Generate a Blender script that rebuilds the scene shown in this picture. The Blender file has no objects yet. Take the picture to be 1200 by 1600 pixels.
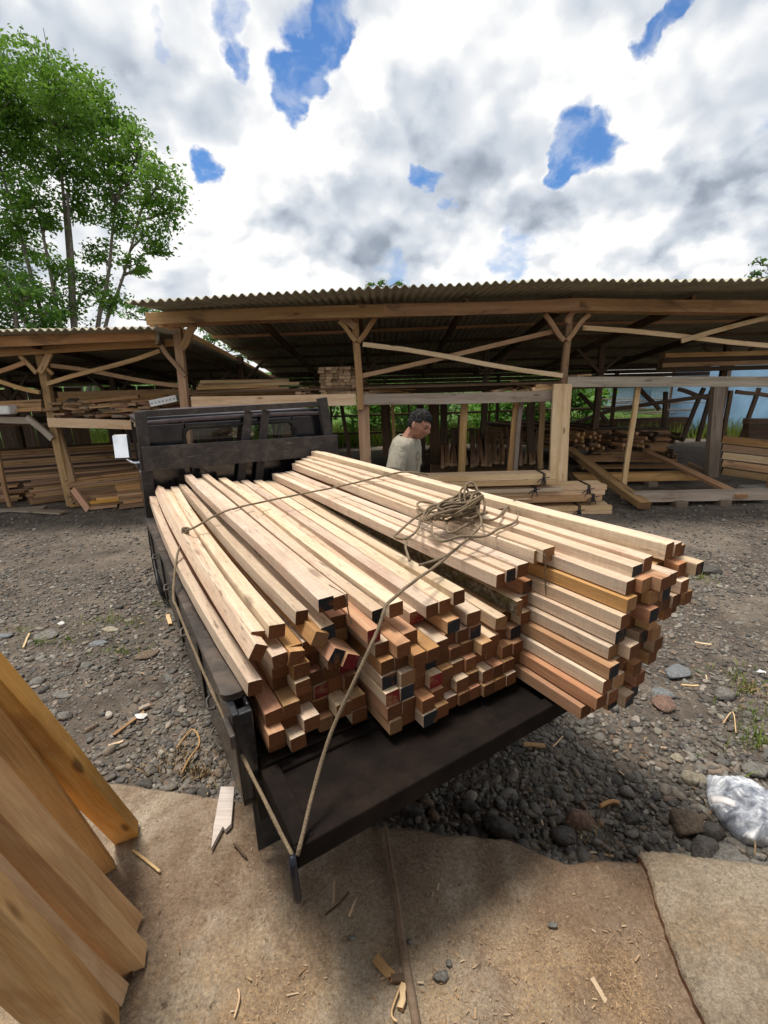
import bpy, math, random
import numpy as np
from mathutils import Vector, Matrix, noise as mnoise
random.seed(7); rng = np.random.default_rng(7)
S = bpy.context.scene
COL = S.collection

# ------------------------------------------------------------------ camera, sky, sun
H = 1.85
F = 715.0
R = np.array([[0.99968526, -0.02508738, 0.0], [-0.00677204, -0.2698535, 0.96287766], [-0.02415607, -0.96257461, -0.26993846]])
cam_d = bpy.data.cameras.new("camera"); cam = bpy.data.objects.new("camera", cam_d); COL.objects.link(cam)
cam_d.sensor_fit = 'HORIZONTAL'; cam_d.sensor_width = 36.0; cam_d.lens = 36.0 * F / 1200.0
cam_d.clip_start = 0.02; cam_d.clip_end = 2000.0
M4 = Matrix.Identity(4)
for i in range(3):
    M4[i][0] = R[i, 0]; M4[i][1] = -R[i, 1]; M4[i][2] = -R[i, 2]
M4[2][3] = H
cam.matrix_world = M4
S.camera = cam
S.render.engine = 'CYCLES'
S.view_settings.view_transform = 'Standard'; S.view_settings.look = 'None'
S.view_settings.exposure = 0.82; S.view_settings.gamma = 1.0
S.cycles.use_denoising = True
S.cycles.max_bounces = 8; S.cycles.transparent_max_bounces = 12

SUN_DIR = Vector((-0.22, 0.09, 0.96)).normalized()
sd = bpy.data.lights.new("sun", 'SUN'); sun = bpy.data.objects.new("sun", sd); COL.objects.link(sun)
sd.energy = 2.3; sd.angle = math.radians(15); sd.color = (1.0, 0.93, 0.83)
sun.rotation_euler = SUN_DIR.to_track_quat('Z', 'Y').to_euler()
SUN_ELEV = math.asin(SUN_DIR.z); SUN_ROT = math.atan2(SUN_DIR.x, SUN_DIR.y)

def ray(px, py):
    return R @ np.array([px - 600.0, py - 800.0, F])
def onz(px, py, z):
    d = ray(px, py); t = (z - H) / d[2]
    return Vector((d[0] * t, d[1] * t, z))
def ony(px, py, y):
    d = ray(px, py); t = y / d[1]
    return Vector((d[0] * t, y, H + d[2] * t))
def onx(px, py, x):
    d = ray(px, py); t = x / d[0]
    return Vector((x, d[1] * t, H + d[2] * t))

# ---- node helper
class NT:
    def __init__(s, tree): s.t = tree; s.n = tree.nodes; s.l = tree.links
    def new(s, typ, ins=None, **kw):
        nd = s.n.new(typ)
        for k, v in kw.items(): setattr(nd, k, v)
        for k, v in (ins or {}).items():
            if isinstance(v, bpy.types.NodeSocket): s.l.new(v, nd.inputs[k])
            else: nd.inputs[k].default_value = v
        return nd
    def math(s, op, a, b=0.0, clamp=False):
        return s.new('ShaderNodeMath', {0: a, 1: b}, operation=op, use_clamp=clamp).outputs[0]
    def vmath(s, op, a, b=(0, 0, 0)):
        nd = s.new('ShaderNodeVectorMath', {0: a, 1: b}, operation=op)
        return nd.outputs['Value'] if op in ('DOT_PRODUCT', 'LENGTH') else nd.outputs['Vector']
    def mrange(s, v, a, b, c=0.0, d=1.0, smooth=True):
        return s.new('ShaderNodeMapRange', {0: v, 1: a, 2: b, 3: c, 4: d}, interpolation_type='SMOOTHSTEP' if smooth else 'LINEAR').outputs[0]
    def noise(s, vec, scale, detail=4.0, rough=0.55, dist=0.0):
        nd = s.new('ShaderNodeTexNoise', {'Vector': vec, 'Scale': scale, 'Detail': detail, 'Roughness': rough, 'Distortion': dist})
        return nd.outputs[0]
    def mix(s, f, a, b, blend='MIX'):
        nd = s.new('ShaderNodeMix', data_type='RGBA', blend_type=blend)
        for idx, v in ((0, f), (6, a), (7, b)):
            if isinstance(v, bpy.types.NodeSocket): s.l.new(v, nd.inputs[idx])
            else: nd.inputs[idx].default_value = v if idx == 0 else (tuple(v) + (1,) if len(v) == 3 else v)
        return nd.outputs[2]
    def ramp(s, f, stops):
        nd = s.new('ShaderNodeValToRGB', {0: f}); e = nd.color_ramp.elements
        while len(e) < len(stops): e.new(0.5)
        for k, (p, c) in enumerate(stops):
            e[k].position = p; e[k].color = tuple(c) + (1,)
        return nd.outputs[0]

# ---- the sky: clear sky seen through a broken layer of cumulus
def unit(px, py):
    d = ray(px, py); return tuple(d / np.linalg.norm(d))
def px_angle(px, py, r):
    a = np.array(unit(px, py)); b = np.array(unit(px + r, py)); c = np.array(unit(px, py + r))
    return 0.5 * (math.acos(min(1, a @ b)) + math.acos(min(1, a @ c)))
world = bpy.data.worlds.new("World"); S.world = world; world.use_nodes = True
w = NT(world.node_tree); w.n.clear()
gen = w.new('ShaderNodeTexCoord').outputs['Generated']
dirn = w.vmath('NORMALIZE', gen)
sky = w.new('ShaderNodeTexSky', sky_type='NISHITA', sun_disc=False, sun_elevation=SUN_ELEV, sun_rotation=SUN_ROT, air_density=1.0, dust_density=0.6, ozone_density=1.6)
sep = w.new('ShaderNodeSeparateXYZ', {0: dirn})
zc = w.math('MAXIMUM', sep.outputs[2], 0.0)
den = w.math('ADD', zc, 0.62)
pl = w.new('ShaderNodeCombineXYZ', {0: w.math('DIVIDE', sep.outputs[0], den), 1: w.math('DIVIDE', sep.outputs[1], den), 2: 0.0}).outputs[0]
def noise2(vec, scale, detail, rough, dist=0.0):
    nd = w.new('ShaderNodeTexNoise', {'Vector': vec, 'Scale': scale, 'Detail': detail, 'Roughness': rough, 'Distortion': dist}, noise_dimensions='2D'); return nd
wn = noise2(pl, 9.0, 5.0, 0.55)
warp = w.vmath('SUBTRACT', wn.outputs[1], (0.5, 0.5, 0.5))
dw = w.vmath('NORMALIZE', w.vmath('ADD', dirn, w.vmath('MULTIPLY', warp, (0.11, 0.11, 0.11))))
dw2 = w.vmath('NORMALIZE', w.vmath('ADD', dirn, w.vmath('MULTIPLY', warp, (0.20, 0.20, 0.20))))
def blobs(items, vec):
    tot = None
    for (px, py, r, a) in items:
        c = unit(px, py); ang = px_angle(px, py, r)
        dt = w.vmath('DOT_PRODUCT', vec, c)
        v = w.mrange(dt, math.cos(ang * 1.5), math.cos(ang * 0.2), 0.0, a)
        tot = v if tot is None else w.math('ADD', tot, v)
    return tot
GAPS = [(520, 10, 44, 1.0), (470, 20, 34, 1.0), (505, 55, 40, 1.0), (478, 95, 40, 1.0), (455, 130, 36, 1.0), (440, 172, 24, 1.0), (372, 85, 24, .9), (355, 8, 32, .8), (262, 55, 14, .45), (345, 60, 14, .5),
        (325, 258, 22, 1.0), (657, 280, 22, 1.0), (690, 318, 8, .5), (896, 220, 36, 1.0), (940, 228, 34, 1.0), (882, 258, 22, .9),
        (1008, 90, 26, 1.0), (1035, 50, 24, 1.0), (1058, 10, 18, 1.0), (805, 392, 34, .62), (612, 415, 24, .5), (1290, 120, 80, .8), (-160, 150, 90, .8)]
gaps = blobs(GAPS, dw)
SHADE = [(640, 340, 120, .24), (450, 360, 80, .30), (540, 362, 80, .26), (760, 325, 110, .28), (900, 352, 90, .30), (1020, 350, 90, .28), (1120, 345, 90, .30), (1200, 335, 90, .28), (720, 190, 110, .09),
         (820, 70, 110, .08), (50, 40, 150, .20), (190, 70, 110, .16), (1140, 200, 110, .16), (300, 150, 90, .08), (1120, 60, 90, .10), (640, 110, 60, .10),
         (-300, 200, 300, .25), (1600, 200, 300, .25)]
shade = w.math('MULTIPLY', blobs(SHADE, dw2), 0.80)
LIT = [(500, 250, 80, .12), (400, 110, 60, .14), (565, 120, 60, .12), (930, 130, 60, .14), (985, 295, 70, .16), (350, 330, 70, .12), (500, 418, 60, .3), (400, 430, 60, .25), (740, 418, 70, .3), (860, 418, 70, .3), (960, 412, 70, .3), (1150, 395, 60, .3), (660, 30, 70, .10), (260, 200, 60, .12)]
lit = blobs(LIT, dw2)
pw = w.vmath('ADD', pl, w.vmath('MULTIPLY', warp, (0.07, 0.07, 0.07)))
def puff(vec, sc, det):
    v = w.new('ShaderNodeTexVoronoi', {'Vector': vec, 'Scale': sc, 'Detail': det, 'Roughness': 0.5, 'Lacunarity': 2.4, 'Smoothness': 0.75, 'Randomness': 1.0}, feature='SMOOTH_F1', normalize=True, voronoi_dimensions='2D')
    return v.outputs[0]
b1 = puff(pw, 5.0, 2.0); b2 = puff(w.vmath('ADD', pw, (-0.010, -0.045, 0.0)), 5.0, 2.0)
n1 = noise2(pl, 2.8, 3.0, 0.55, 0.2).outputs[0]
n3 = noise2(pw, 7.0, 4.0, 0.55, 0.0).outputs[0]
cover = w.math('SUBTRACT', w.math('ADD', w.math('MULTIPLY', n1, 0.9), w.math('MULTIPLY', n3, 0.5)), w.math('MULTIPLY', b1, 0.35))
dens = w.math('SUBTRACT', cover, w.math('MULTIPLY', gaps, 0.95))
wisp = w.math('MULTIPLY', w.mrange(noise2(pw, 14.0, 4.0, 0.6).outputs[0], 0.42, 0.8), 0.42)
mask = w.math('ADD', w.mrange(dens, -0.42, 0.40), wisp, True)
relief = w.math('MULTIPLY', w.math('SUBTRACT', b2, b1), 1.6)
bright = w.math('ADD', 0.89, relief)
bright = w.math('ADD', bright, w.math('MULTIPLY', w.math('SUBTRACT', n3, 0.5), 0.20))
bright = w.math('ADD', bright, w.math('MULTIPLY', w.math('SUBTRACT', n1, 0.5), -0.22))
bright = w.math('ADD', bright, w.math('SUBTRACT', lit, shade))
bright = w.math('ADD', bright, w.mrange(dens, 0.05, 0.5, 0.08, 0.0))
ccol = w.ramp(bright, [(0.0, (0.22, 0.265, 0.33)), (0.30, (0.35, 0.40, 0.475)), (0.55, (0.57, 0.625, 0.70)), (0.78, (0.79, 0.82, 0.86)), (0.95, (0.99, 0.99, 0.98))])
bg1 = w.new('ShaderNodeBackground', {'Color': w.mix(1.0, sky.outputs[0], (0.40, 0.62, 0.84), 'MULTIPLY'), 'Strength': 0.10})
bg2 = w.new('ShaderNodeBackground', {'Color': ccol, 'Strength': 0.585})
mixs = w.new('ShaderNodeMixShader', {0: mask, 1: bg1.outputs[0], 2: bg2.outputs[0]})
w.new('ShaderNodeOutputWorld', {0: mixs.outputs[0]})

# ------------------------------------------------------------------ object helpers
def tag(o, label=None, cat=None, group=None, kind=None):
    if label: o['label'] = label
    if cat: o['category'] = cat
    if group: o['group'] = group
    if kind: o['kind'] = kind
    return o
def thing(name, label, cat, loc=(0, 0, 0), group=None):
    o = bpy.data.objects.new(name, None); COL.objects.link(o); o.location = loc; o.empty_display_size = 0.1
    return tag(o, label, cat, group)
def mesh_obj(name, verts, faces, mats, parent=None, smooth=False, mi=None, mw=None):
    me = bpy.data.meshes.new(name); me.from_pydata([tuple(v) for v in verts], [], faces)
    for m in (mats if isinstance(mats, (list, tuple)) else [mats]): me.materials.append(m)
    if mi is not None: me.polygons.foreach_set('material_index', mi)
    if smooth: me.polygons.foreach_set('use_smooth', [True] * len(me.polygons))
    me.update()
    o = bpy.data.objects.new(name, me); COL.objects.link(o)
    if mw is not None: o.matrix_world = mw
    if parent is not None:
        o.parent = parent
        pm = Matrix.Translation(parent.location)
        if parent.type != 'EMPTY': pm = parent.matrix_basis.copy()
        if parent.parent is not None: pm = Matrix.Translation(parent.parent.location) @ parent.matrix_parent_inverse @ parent.matrix_basis
        o.matrix_parent_inverse = pm.inverted()
    return o
def np_mesh(name, V, Fc, mats, parent=None, smooth=False, mi=None):
    V = np.asarray(V, np.float32); Fc = np.asarray(Fc, np.int32); k = Fc.shape[1]
    me = bpy.data.meshes.new(name)
    me.vertices.add(len(V)); me.vertices.foreach_set('co', V.ravel())
    me.loops.add(Fc.size); me.loops.foreach_set('vertex_index', Fc.ravel())
    me.polygons.add(len(Fc)); me.polygons.foreach_set('loop_start', np.arange(0, Fc.size, k, dtype=np.int32))
    for m in (mats if isinstance(mats, (list, tuple)) else [mats]): me.materials.append(m)
    if mi is not None: me.polygons.foreach_set('material_index', np.asarray(mi, np.int32))
    if smooth: me.polygons.foreach_set('use_smooth', np.ones(len(Fc), bool))
    me.update(calc_edges=True); me.validate()
    o = bpy.data.objects.new(name, me); COL.objects.link(o)
    if parent is not None:
        o.parent = parent; o.matrix_parent_inverse = Matrix.Translation(parent.location).inverted()
    return o

def frame(p0, p1, up=(0, 0, 1), roll=0.0):
    p0 = Vector(p0); p1 = Vector(p1); x = (p1 - p0).normalized(); up = Vector(up)
    y = up.cross(x)
    if y.length < 1e-4: y = Vector((0, 1, 0)).cross(x)
    y.normalize(); z = x.cross(y)
    if roll:
        q = Matrix.Rotation(roll, 3, x); y = q @ y; z = q @ z
    m = Matrix.Identity(4); c = (p0 + p1) / 2
    for i in range(3): m[i][0] = x[i]; m[i][1] = y[i]; m[i][2] = z[i]; m[i][3] = c[i]
    return m, (p1 - p0).length
def lumber(name, p0, p1, w_, h_, mats, parent=None, up=(0, 0, 1), roll=0.0, warp=0.004, ch=0.0022, seg=5, jag=0.0, left_mat=None, bow=0.0):
    """One sawn timber from p0 to p1 (axis of its section), w_ across, h_ tall; mats = [side, end at p0, end at p1]."""
    m, L = frame(p0, p1, up, roll)
    a = [random.uniform(-warp, warp) for _ in range(4)]; a[0] += bow
    hw, hh = w_ / 2, h_ / 2; ch = min(ch, hw * .3, hh * .3)
    ring = [(hw - ch, -hh), (hw, -hh + ch), (hw, hh - ch), (hw - ch, hh), (-hw + ch, hh), (-hw, hh - ch), (-hw, -hh + ch), (-hw + ch, -hh)]
    V = []; Fc = []; mi = []
    for i in range(seg + 1):
        t = i / seg; x = (t - .5) * L; b = 4 * t * (1 - t)
        tw = a[3] * 6 * (t - .5); ct, st = math.cos(tw), math.sin(tw)
        k = 1 + random.uniform(-.018, .018)
        for (y, z) in ring:
            jx = random.uniform(-jag, jag) if i in (0, seg) else 0
            V.append((x + jx, (y * ct - z * st) * k + a[0] * b + a[2] * math.sin(6.28 * t), (y * st + z * ct) * k + a[1] * b))
    for i in range(seg):
        for k in range(8):
            j = (k + 1) % 8
            Fc.append((i * 8 + k, i * 8 + j, (i + 1) * 8 + j, (i + 1) * 8 + k)); mi.append(3 if (left_mat and k == 1) else 0)
    Fc.append(tuple(range(7, -1, -1))); mi.append(1); Fc.append(tuple(seg * 8 + k for k in range(8))); mi.append(2)
    mm = list(mats) if len(mats) > 2 else [mats[0], mats[-1], mats[-1]]
    if left_mat: mm.append(left_mat)
    return mesh_obj(name, V, Fc, mm, parent, mi=mi, mw=m)

class MB:
    def __init__(s): s.v = []; s.f = []; s.m = []
    def add(s, V, Fc, m=0):
        n = len(s.v); s.v += [tuple(v) for v in V]
        s.f += [tuple(i + n for i in f) for f in Fc]; s.m += [m] * len(Fc); return s
    def box(s, lo, hi, m=0, mat=None):
        x0, y0, z0 = lo; x1, y1, z1 = hi
        V = [Vector(p) for p in ((x0, y0, z0), (x1, y0, z0), (x1, y1, z0), (x0, y1, z0), (x0, y0, z1), (x1, y0, z1), (x1, y1, z1), (x0, y1, z1))]
        if mat is not None: V = [mat @ p for p in V]
        return s.add(V, [(0, 3, 2, 1), (4, 5, 6, 7), (0, 1, 5, 4), (1, 2, 6, 5), (2, 3, 7, 6), (3, 0, 4, 7)], m)
    def beam(s, p0, p1, w_, h_, m=0, up=(0, 0, 1), roll=0):
        fm, L = frame(p0, p1, up, roll)
        return s.box((-L / 2, -w_ / 2, -h_ / 2), (L / 2, w_ / 2, h_ / 2), m, fm)
    def tube(s, pts, rad, n=8, m=0, caps=True):
        pts = [Vector(p) for p in pts]; V = []; Fc = []; rr = rad if hasattr(rad, '__len__') else [rad] * len(pts)
        nrm = None
        for i, p in enumerate(pts):
            t = (pts[min(i + 1, len(pts) - 1)] - pts[max(i - 1, 0)]).normalized()
            if nrm is None: nrm = t.orthogonal().normalized()
            nrm = (nrm - t * nrm.dot(t)); nrm = nrm.normalized() if nrm.length > 1e-6 else t.orthogonal().normalized()
            b = t.cross(nrm)
            for k in range(n):
                an = 2 * math.pi * k / n; V.append(p + (nrm * math.cos(an) + b * math.sin(an)) * rr[i])
        for i in range(len(pts) - 1):
            for k in range(n):
                j = (k + 1) % n; Fc.append((i * n + k, i * n + j, (i + 1) * n + j, (i + 1) * n + k))
        if caps: Fc.append(tuple(range(n - 1, -1, -1))); Fc.append(tuple((len(pts) - 1) * n + k for k in range(n)))
        return s.add(V, Fc, m)
    def build(s, name, mats, parent=None, smooth=False, bevel=0.0, seg=2):
        o = mesh_obj(name, s.v, s.f, mats, parent, smooth, s.m)
        if bevel:
            bm = o.modifiers.new('bevel', 'BEVEL'); bm.width = bevel; bm.segments = seg; bm.limit_method = 'ANGLE'
        return o
def catmull(P, n=8, closed=False):
    P = [Vector(p) for p in P]; out = []
    N = len(P)
    for i in range(N - 1):
        p0 = P[max(i - 1, 0)]; p1 = P[i]; p2 = P[i + 1]; p3 = P[min(i + 2, N - 1)]
        for k in range(n):
            t = k / n
            out.append(.5 * ((2 * p1) + (-p0 + p2) * t + (2 * p0 - 5 * p1 + 4 * p2 - p3) * t * t + (-p0 + 3 * p1 - 3 * p2 + p3) * t ** 3))
    out.append(P[-1]); return out
ORD = ['zeroth', 'first', 'second', 'third', 'fourth', 'fifth', 'sixth', 'seventh', 'eighth', 'ninth', 'tenth', 'eleventh', 'twelfth', 'thirteenth', 'fourteenth', 'fifteenth', 'sixteenth', 'seventeenth', 'eighteenth', 'nineteenth', 'twentieth', 'twenty-first', 'twenty-second']

# ------------------------------------------------------------------ materials
def mat_new(name):
    m = bpy.data.materials.new(name); m.use_nodes = True; nt = NT(m.node_tree); nt.n.clear()
    return m, nt
def finish(nt, col, rough=0.7, bump=None, bdist=0.01, bstr=1.0, metal=0.0, spec=0.3, **extra):
    ins = {'Base Color': col if isinstance(col, bpy.types.NodeSocket) else tuple(col) + (1,), 'Roughness': rough, 'Metallic': metal, 'Specular IOR Level': spec}
    ins.update(extra)
    if bump is not None: ins['Normal'] = nt.new('ShaderNodeBump', {'Height': bump, 'Distance': bdist, 'Strength': bstr}).outputs[0]
    b = nt.new('ShaderNodeBsdfPrincipled', ins)
    nt.new('ShaderNodeOutputMaterial', {0: b.outputs[0]}); return b
def wood(name, c, rough=0.72, specks=0.0, var=0.35, huev=0.02, scale=1.0, stain=(0.45, 0.30, 0.17), stain_amt=0.35, knots=0.6, saw=0.5, grey=0.0):
    m, t = mat_new(name)
    co = t.new('ShaderNodeTexCoord').outputs['Object']; rnd = t.new('ShaderNodeObjectInfo').outputs['Random']
    off = t.vmath('MULTIPLY', t.new('ShaderNodeCombineXYZ', {0: rnd, 1: rnd, 2: rnd}).outputs[0], (37.0, 11.0, 17.0))
    p = t.vmath('ADD', co, off)
    g = t.noise(t.vmath('MULTIPLY', p, (1.1 * scale, 16 * scale, 16 * scale)), 1.0, 5.0, .6, .5)
    col = t.ramp(g, [(0.25, c[0]), (0.5, c[1]), (0.75, c[2])])
    st = t.noise(t.vmath('MULTIPLY', p, (1.7 * scale, 5 * scale, 5 * scale)), 1.0, 4.0, .6, .8)
    col = t.mix(t.mrange(st, .52, .74, 0, stain_amt), col, stain)
    fine = t.noise(t.vmath('MULTIPLY', p, (7, 190, 190)), 1.0, 3.0, .6)
    sawn = t.noise(t.vmath('MULTIPLY', p, (150, 5, 5)), 1.0, 4.0, .75)
    kn = t.new('ShaderNodeTexVoronoi', {'Vector': t.vmath('MULTIPLY', p, (2.0, 7, 7)), 'Scale': 1.0, 'Randomness': 1.0}).outputs[0]
    col = t.mix(t.mrange(kn, .055, .15, knots, 0), col, tuple(x * .33 for x in stain))
    if specks:
        sk = t.noise(t.vmath('MULTIPLY', p, (9, 70, 70)), 1.0, 4.0, .65); pa = t.noise(t.vmath('MULTIPLY', p, (2.5, 9, 9)), 1.0, 3.0, .6)
        col = t.mix(t.math('MULTIPLY', t.mrange(sk, .56, .70, 0, specks), t.mrange(pa, .40, .58)), col, (.20, .135, .095))
    v = t.math('MULTIPLY', t.mrange(fine, .3, .7, .84, 1.1, False), t.mrange(sawn, .3, .72, 1.0 - .16 * saw, 1.0 + .08 * saw, False))
    rv = t.mrange(rnd, 0, 1, 1 - var, 1 + var * .35, False)
    hsv = t.new('ShaderNodeHueSaturation', {'Color': col, 'Value': t.math('MULTIPLY', v, rv), 'Hue': t.math('ADD', .5, t.math('MULTIPLY', t.math('SUBTRACT', t.math('FRACT', t.math('MULTIPLY', rnd, 7.31)), .5), huev)), 'Saturation': t.mrange(t.math('FRACT', t.math('MULTIPLY', rnd, 3.7)), 0, 1, .88 - grey, 1.08 - grey, False)})
    finish(t, hsv.outputs[0], rough, t.math('ADD', t.math('MULTIPLY', fine, .6), t.math('MULTIPLY', sawn, saw)), .0025, .9, spec=.25)
    return m
def endgrain(name, c, var=.4, paint=None):
    m, t = mat_new(name)
    co = t.new('ShaderNodeTexCoord').outputs['Object']; rnd = t.new('ShaderNodeObjectInfo').outputs['Random']
    off = t.vmath('MULTIPLY', t.new('ShaderNodeCombineXYZ', {0: rnd, 1: rnd, 2: rnd}).outputs[0], (3.0, .21, .17))
    p = t.vmath('ADD', t.vmath('MULTIPLY', co, (.02, 1, 1)), off)
    rings = t.new('ShaderNodeTexWave', {'Vector': p, 'Scale': 55.0, 'Distortion': 2.5, 'Detail': 3.0, 'Detail Scale': 1.5}, wave_type='RINGS', rings_direction='X').outputs[1]
    fz = t.noise(co, 90.0, 4.0, .7)
    col = t.mix(t.math('MULTIPLY', rings, .5), c, tuple(x * .5 for x in c))
    if paint: col = t.mix(t.mrange(t.noise(t.vmath('ADD', co, off), 16.0, 4.0, .6), .36, .46), col, paint)
    v = t.math('MULTIPLY', t.mrange(fz, .3, .7, .75, 1.15, False), t.mrange(rnd, 0, 1, 1 - var, 1 + var * .5, False))
    hsv = t.new('ShaderNodeHueSaturation', {'Color': col, 'Value': v})
    finish(t, hsv.outputs[0], .85, fz, .003, .8, spec=.2)
    return m
W_FRESH = wood("fresh sawn wood", [(.54, .385, .255), (.67, .51, .365), (.76, .62, .475)], var=.24, specks=.85, stain=(.52, .32, .22), stain_amt=.6, saw=.9, huev=.02)
W_RED = wood("reddish sawn wood", [(.40, .19, .085), (.52, .28, .14), (.61, .38, .21)], var=.25, stain=(.36, .17, .09), huev=.03)
W_YEL = wood("yellow new wood", [(.62, .40, .20), (.75, .52, .30), (.84, .64, .42)], var=.2, stain=(.48, .24, .08), stain_amt=.5, knots=.8)
W_ORG = wood("ochre board wood", [(.50, .24, .055), (.66, .36, .105), (.76, .48, .20)], var=.25, stain=(.30, .14, .05), stain_amt=.6, knots=.8)
W_POST = wood("weathered post wood", [(.31, .17, .075), (.46, .275, .13), (.57, .385, .21)], var=.3, stain=(.22, .15, .10), stain_amt=.6)
W_BEAM = wood("weathered beam wood", [(.36, .18, .075), (.53, .30, .135), (.64, .40, .21)], var=.25, stain=(.12, .07, .045), stain_amt=.8, scale=.7)
W_HONEY = wood("honey sawn wood", [(.56, .31, .11), (.70, .44, .19), (.80, .57, .32)], var=.16, stain=(.42, .19, .06), stain_amt=.7, knots=.8, saw=.25)
W_STICK = wood("brown stick", [(.13, .085, .05), (.22, .15, .09), (.32, .23, .15)], var=.1, knots=.2)
W_GREY = wood("grey weathered wood", [(.25, .20, .15), (.39, .32, .25), (.50, .43, .35)], var=.3, stain=(.18, .115, .075), stain_amt=.7, grey=.0)
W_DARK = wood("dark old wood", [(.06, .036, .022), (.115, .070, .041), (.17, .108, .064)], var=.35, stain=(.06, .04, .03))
W_PLANK = wood("rough brown plank", [(.28, .145, .07), (.44, .26, .14), (.56, .37, .22)], var=.45, stain=(.26, .10, .05), stain_amt=.6, huev=.03)
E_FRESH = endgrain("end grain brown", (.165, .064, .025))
E_PALE = endgrain("end grain pale", (.33, .175, .08))
E_BLACK = endgrain("end grain with black paint", (.155, .064, .027), paint=(.022, .024, .028))
E_RED = endgrain("end grain with red paint", (.26, .12, .06), paint=(.17, .016, .016))
E_PLANK = endgrain("plank end", (.42, .28, .17))
def bark_mat():
    m, t = mat_new("bark")
    co = t.new('ShaderNodeTexCoord').outputs['Object']
    n = t.noise(co, 45.0, 5.0, .7); b = t.noise(co, 18.0, 3.0, .6)
    col = t.ramp(n, [(.3, (.06, .045, .03)), (.5, (.17, .13, .075)), (.68, (.36, .33, .25))])
    col = t.mix(t.mrange(b, .5, .62, 0, .6), col, (.16, .15, .05))
    finish(t, col, .95, n, .02, 1.0, spec=.1); return m
BARK = bark_mat()
def plain(name, c, rough=.6, metal=0.0, spec=.3, nscale=12.0, namt=.25, dirt=None, dirt_amt=.5, bump=.0, coords='Object', dscale=3.0, scuff=None):
    m, t = mat_new(name)
    co = t.new('ShaderNodeTexCoord').outputs[coords]
    n = t.noise(co, nscale, 6.0, .62)
    col = t.mix(t.mrange(n, .25, .75, 0, 1), tuple(x * (1 - namt) for x in c), tuple(min(1, x * (1 + namt)) for x in c))
    if dirt: col = t.mix(t.mrange(t.noise(co, dscale, 7.0, .7, .4), .42, .68, 0, dirt_amt), col, dirt)
    if scuff:
        a_ = t.noise(t.vmath('MULTIPLY', co, (5, 5, 60)), 1.0, 4.0, .7, .6); b_ = t.noise(t.vmath('MULTIPLY', co, (40, 40, 6)), 1.0, 5.0, .7, 1.0)
        col = t.mix(t.mrange(a_, .60, .70, 0, .6), col, scuff); col = t.mix(t.mrange(b_, .62, .74, 0, .6), col, tuple(x * .8 for x in scuff))
        col = t.mix(t.mrange(t.noise(co, 11.0, 6.0, .75), .62, .70, 0, .7), col, (.11, .045, .02))
    finish(t, col, t.mrange(n, .2, .8, max(.05, rough - .12), min(1, rough + .12)), n if bump else None, bump or .01, 1.0, metal, spec); return m
BLACK_PAINT = plain("scuffed black paint", (.016, .017, .021), .25, spec=.5, dirt=(.06, .045, .034), dirt_amt=.3, nscale=30)
CAB = plain("glossy black cab paint", (.0065, .0075, .012), .16, spec=.7, namt=.15, dirt=(.035, .03, .028), dirt_amt=.25, nscale=8)
BLACK_STEEL = plain("dusty black bed steel", (.040, .034, .031), .45, spec=.4, dirt=(.13, .098, .078), dirt_amt=.75, nscale=20, dscale=6, scuff=(.19, .165, .15))
BOARD_BLACK = plain("black painted board", (.026, .023, .023), .55, spec=.3, dirt=(.12, .10, .09), dirt_amt=.35, nscale=25, dscale=9, scuff=(.17, .15, .135))
BED_FLOOR = plain("worn bed floor", (.022, .017, .014), .8, spec=.15, dirt=(.045, .03, .02), dirt_amt=.6, dscale=5)
GATE = plain("dark tailgate", (.010, .0075, .0065), .9, spec=.1, dirt=(.034, .022, .017), dirt_amt=.5, nscale=20, dscale=4)
RUBBER = plain("tyre rubber", (.018, .018, .018), .85, spec=.2, dirt=(.09, .075, .06), dirt_amt=.5)
STEEL = plain("grey steel", (.35, .36, .38), .4, metal=.7)
CHROME = plain("chrome", (.78, .80, .84), .08, metal=1.0, namt=.02)
PINK = plain("dusty cab paint", (.10, .085, .10), .35, spec=.5)
CONC = plain("concrete pad", (.30, .285, .26), .9, dirt=(.16, .13, .10), bump=.004)
BLOCK = plain("worn block stone", (.20, .15, .11), .9, dirt=(.10, .075, .055), bump=.01, nscale=25)
TAR = plain("blue tarpaulin", (.30, .52, .74), .45, spec=.4, namt=.1, nscale=3)
WHITE = plain("white plastic", (.72, .72, .70), .5, namt=.08)
def glass_mat():
    m, t = mat_new("cab window glass")
    b = t.new('ShaderNodeBsdfGlossy', {'Color': (.8, .85, .9, 1), 'Roughness': .03})
    tr = t.new('ShaderNodeBsdfTransparent', {'Color': (.86, .89, .89, 1)})
    fr = t.new('ShaderNodeFresnel', {'IOR': 1.5}).outputs[0]
    mx = t.new('ShaderNodeMixShader', {0: t.math('ADD', t.math('MULTIPLY', fr, 1.1), .07), 1: tr.outputs[0], 2: b.outputs[0]})
    t.new('ShaderNodeOutputMaterial', {0: mx.outputs[0]}); return m
GLASS = glass_mat()
def rope_mat(name, c):
    m, t = mat_new(name)
    n = t.noise(t.new('ShaderNodeTexCoord').outputs['Object'], 220.0, 3.0, .6)
    b = t.noise(t.new('ShaderNodeTexCoord').outputs['Object'], 14.0, 3.0, .6)
    col = t.mix(t.mrange(n, .3, .7), tuple(x * .6 for x in c), tuple(x * 1.15 for x in c))
    col = t.mix(t.mrange(b, .4, .65, 0, .5), col, tuple(x * .55 for x in c))
    finish(t, col, .85, n, .004, 1.0, spec=.2); return m
ROPE = rope_mat("tan rope", (.25, .19, .125))
STRAP = plain("navy rubber strap", (.009, .011, .022), .45, spec=.4)
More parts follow.
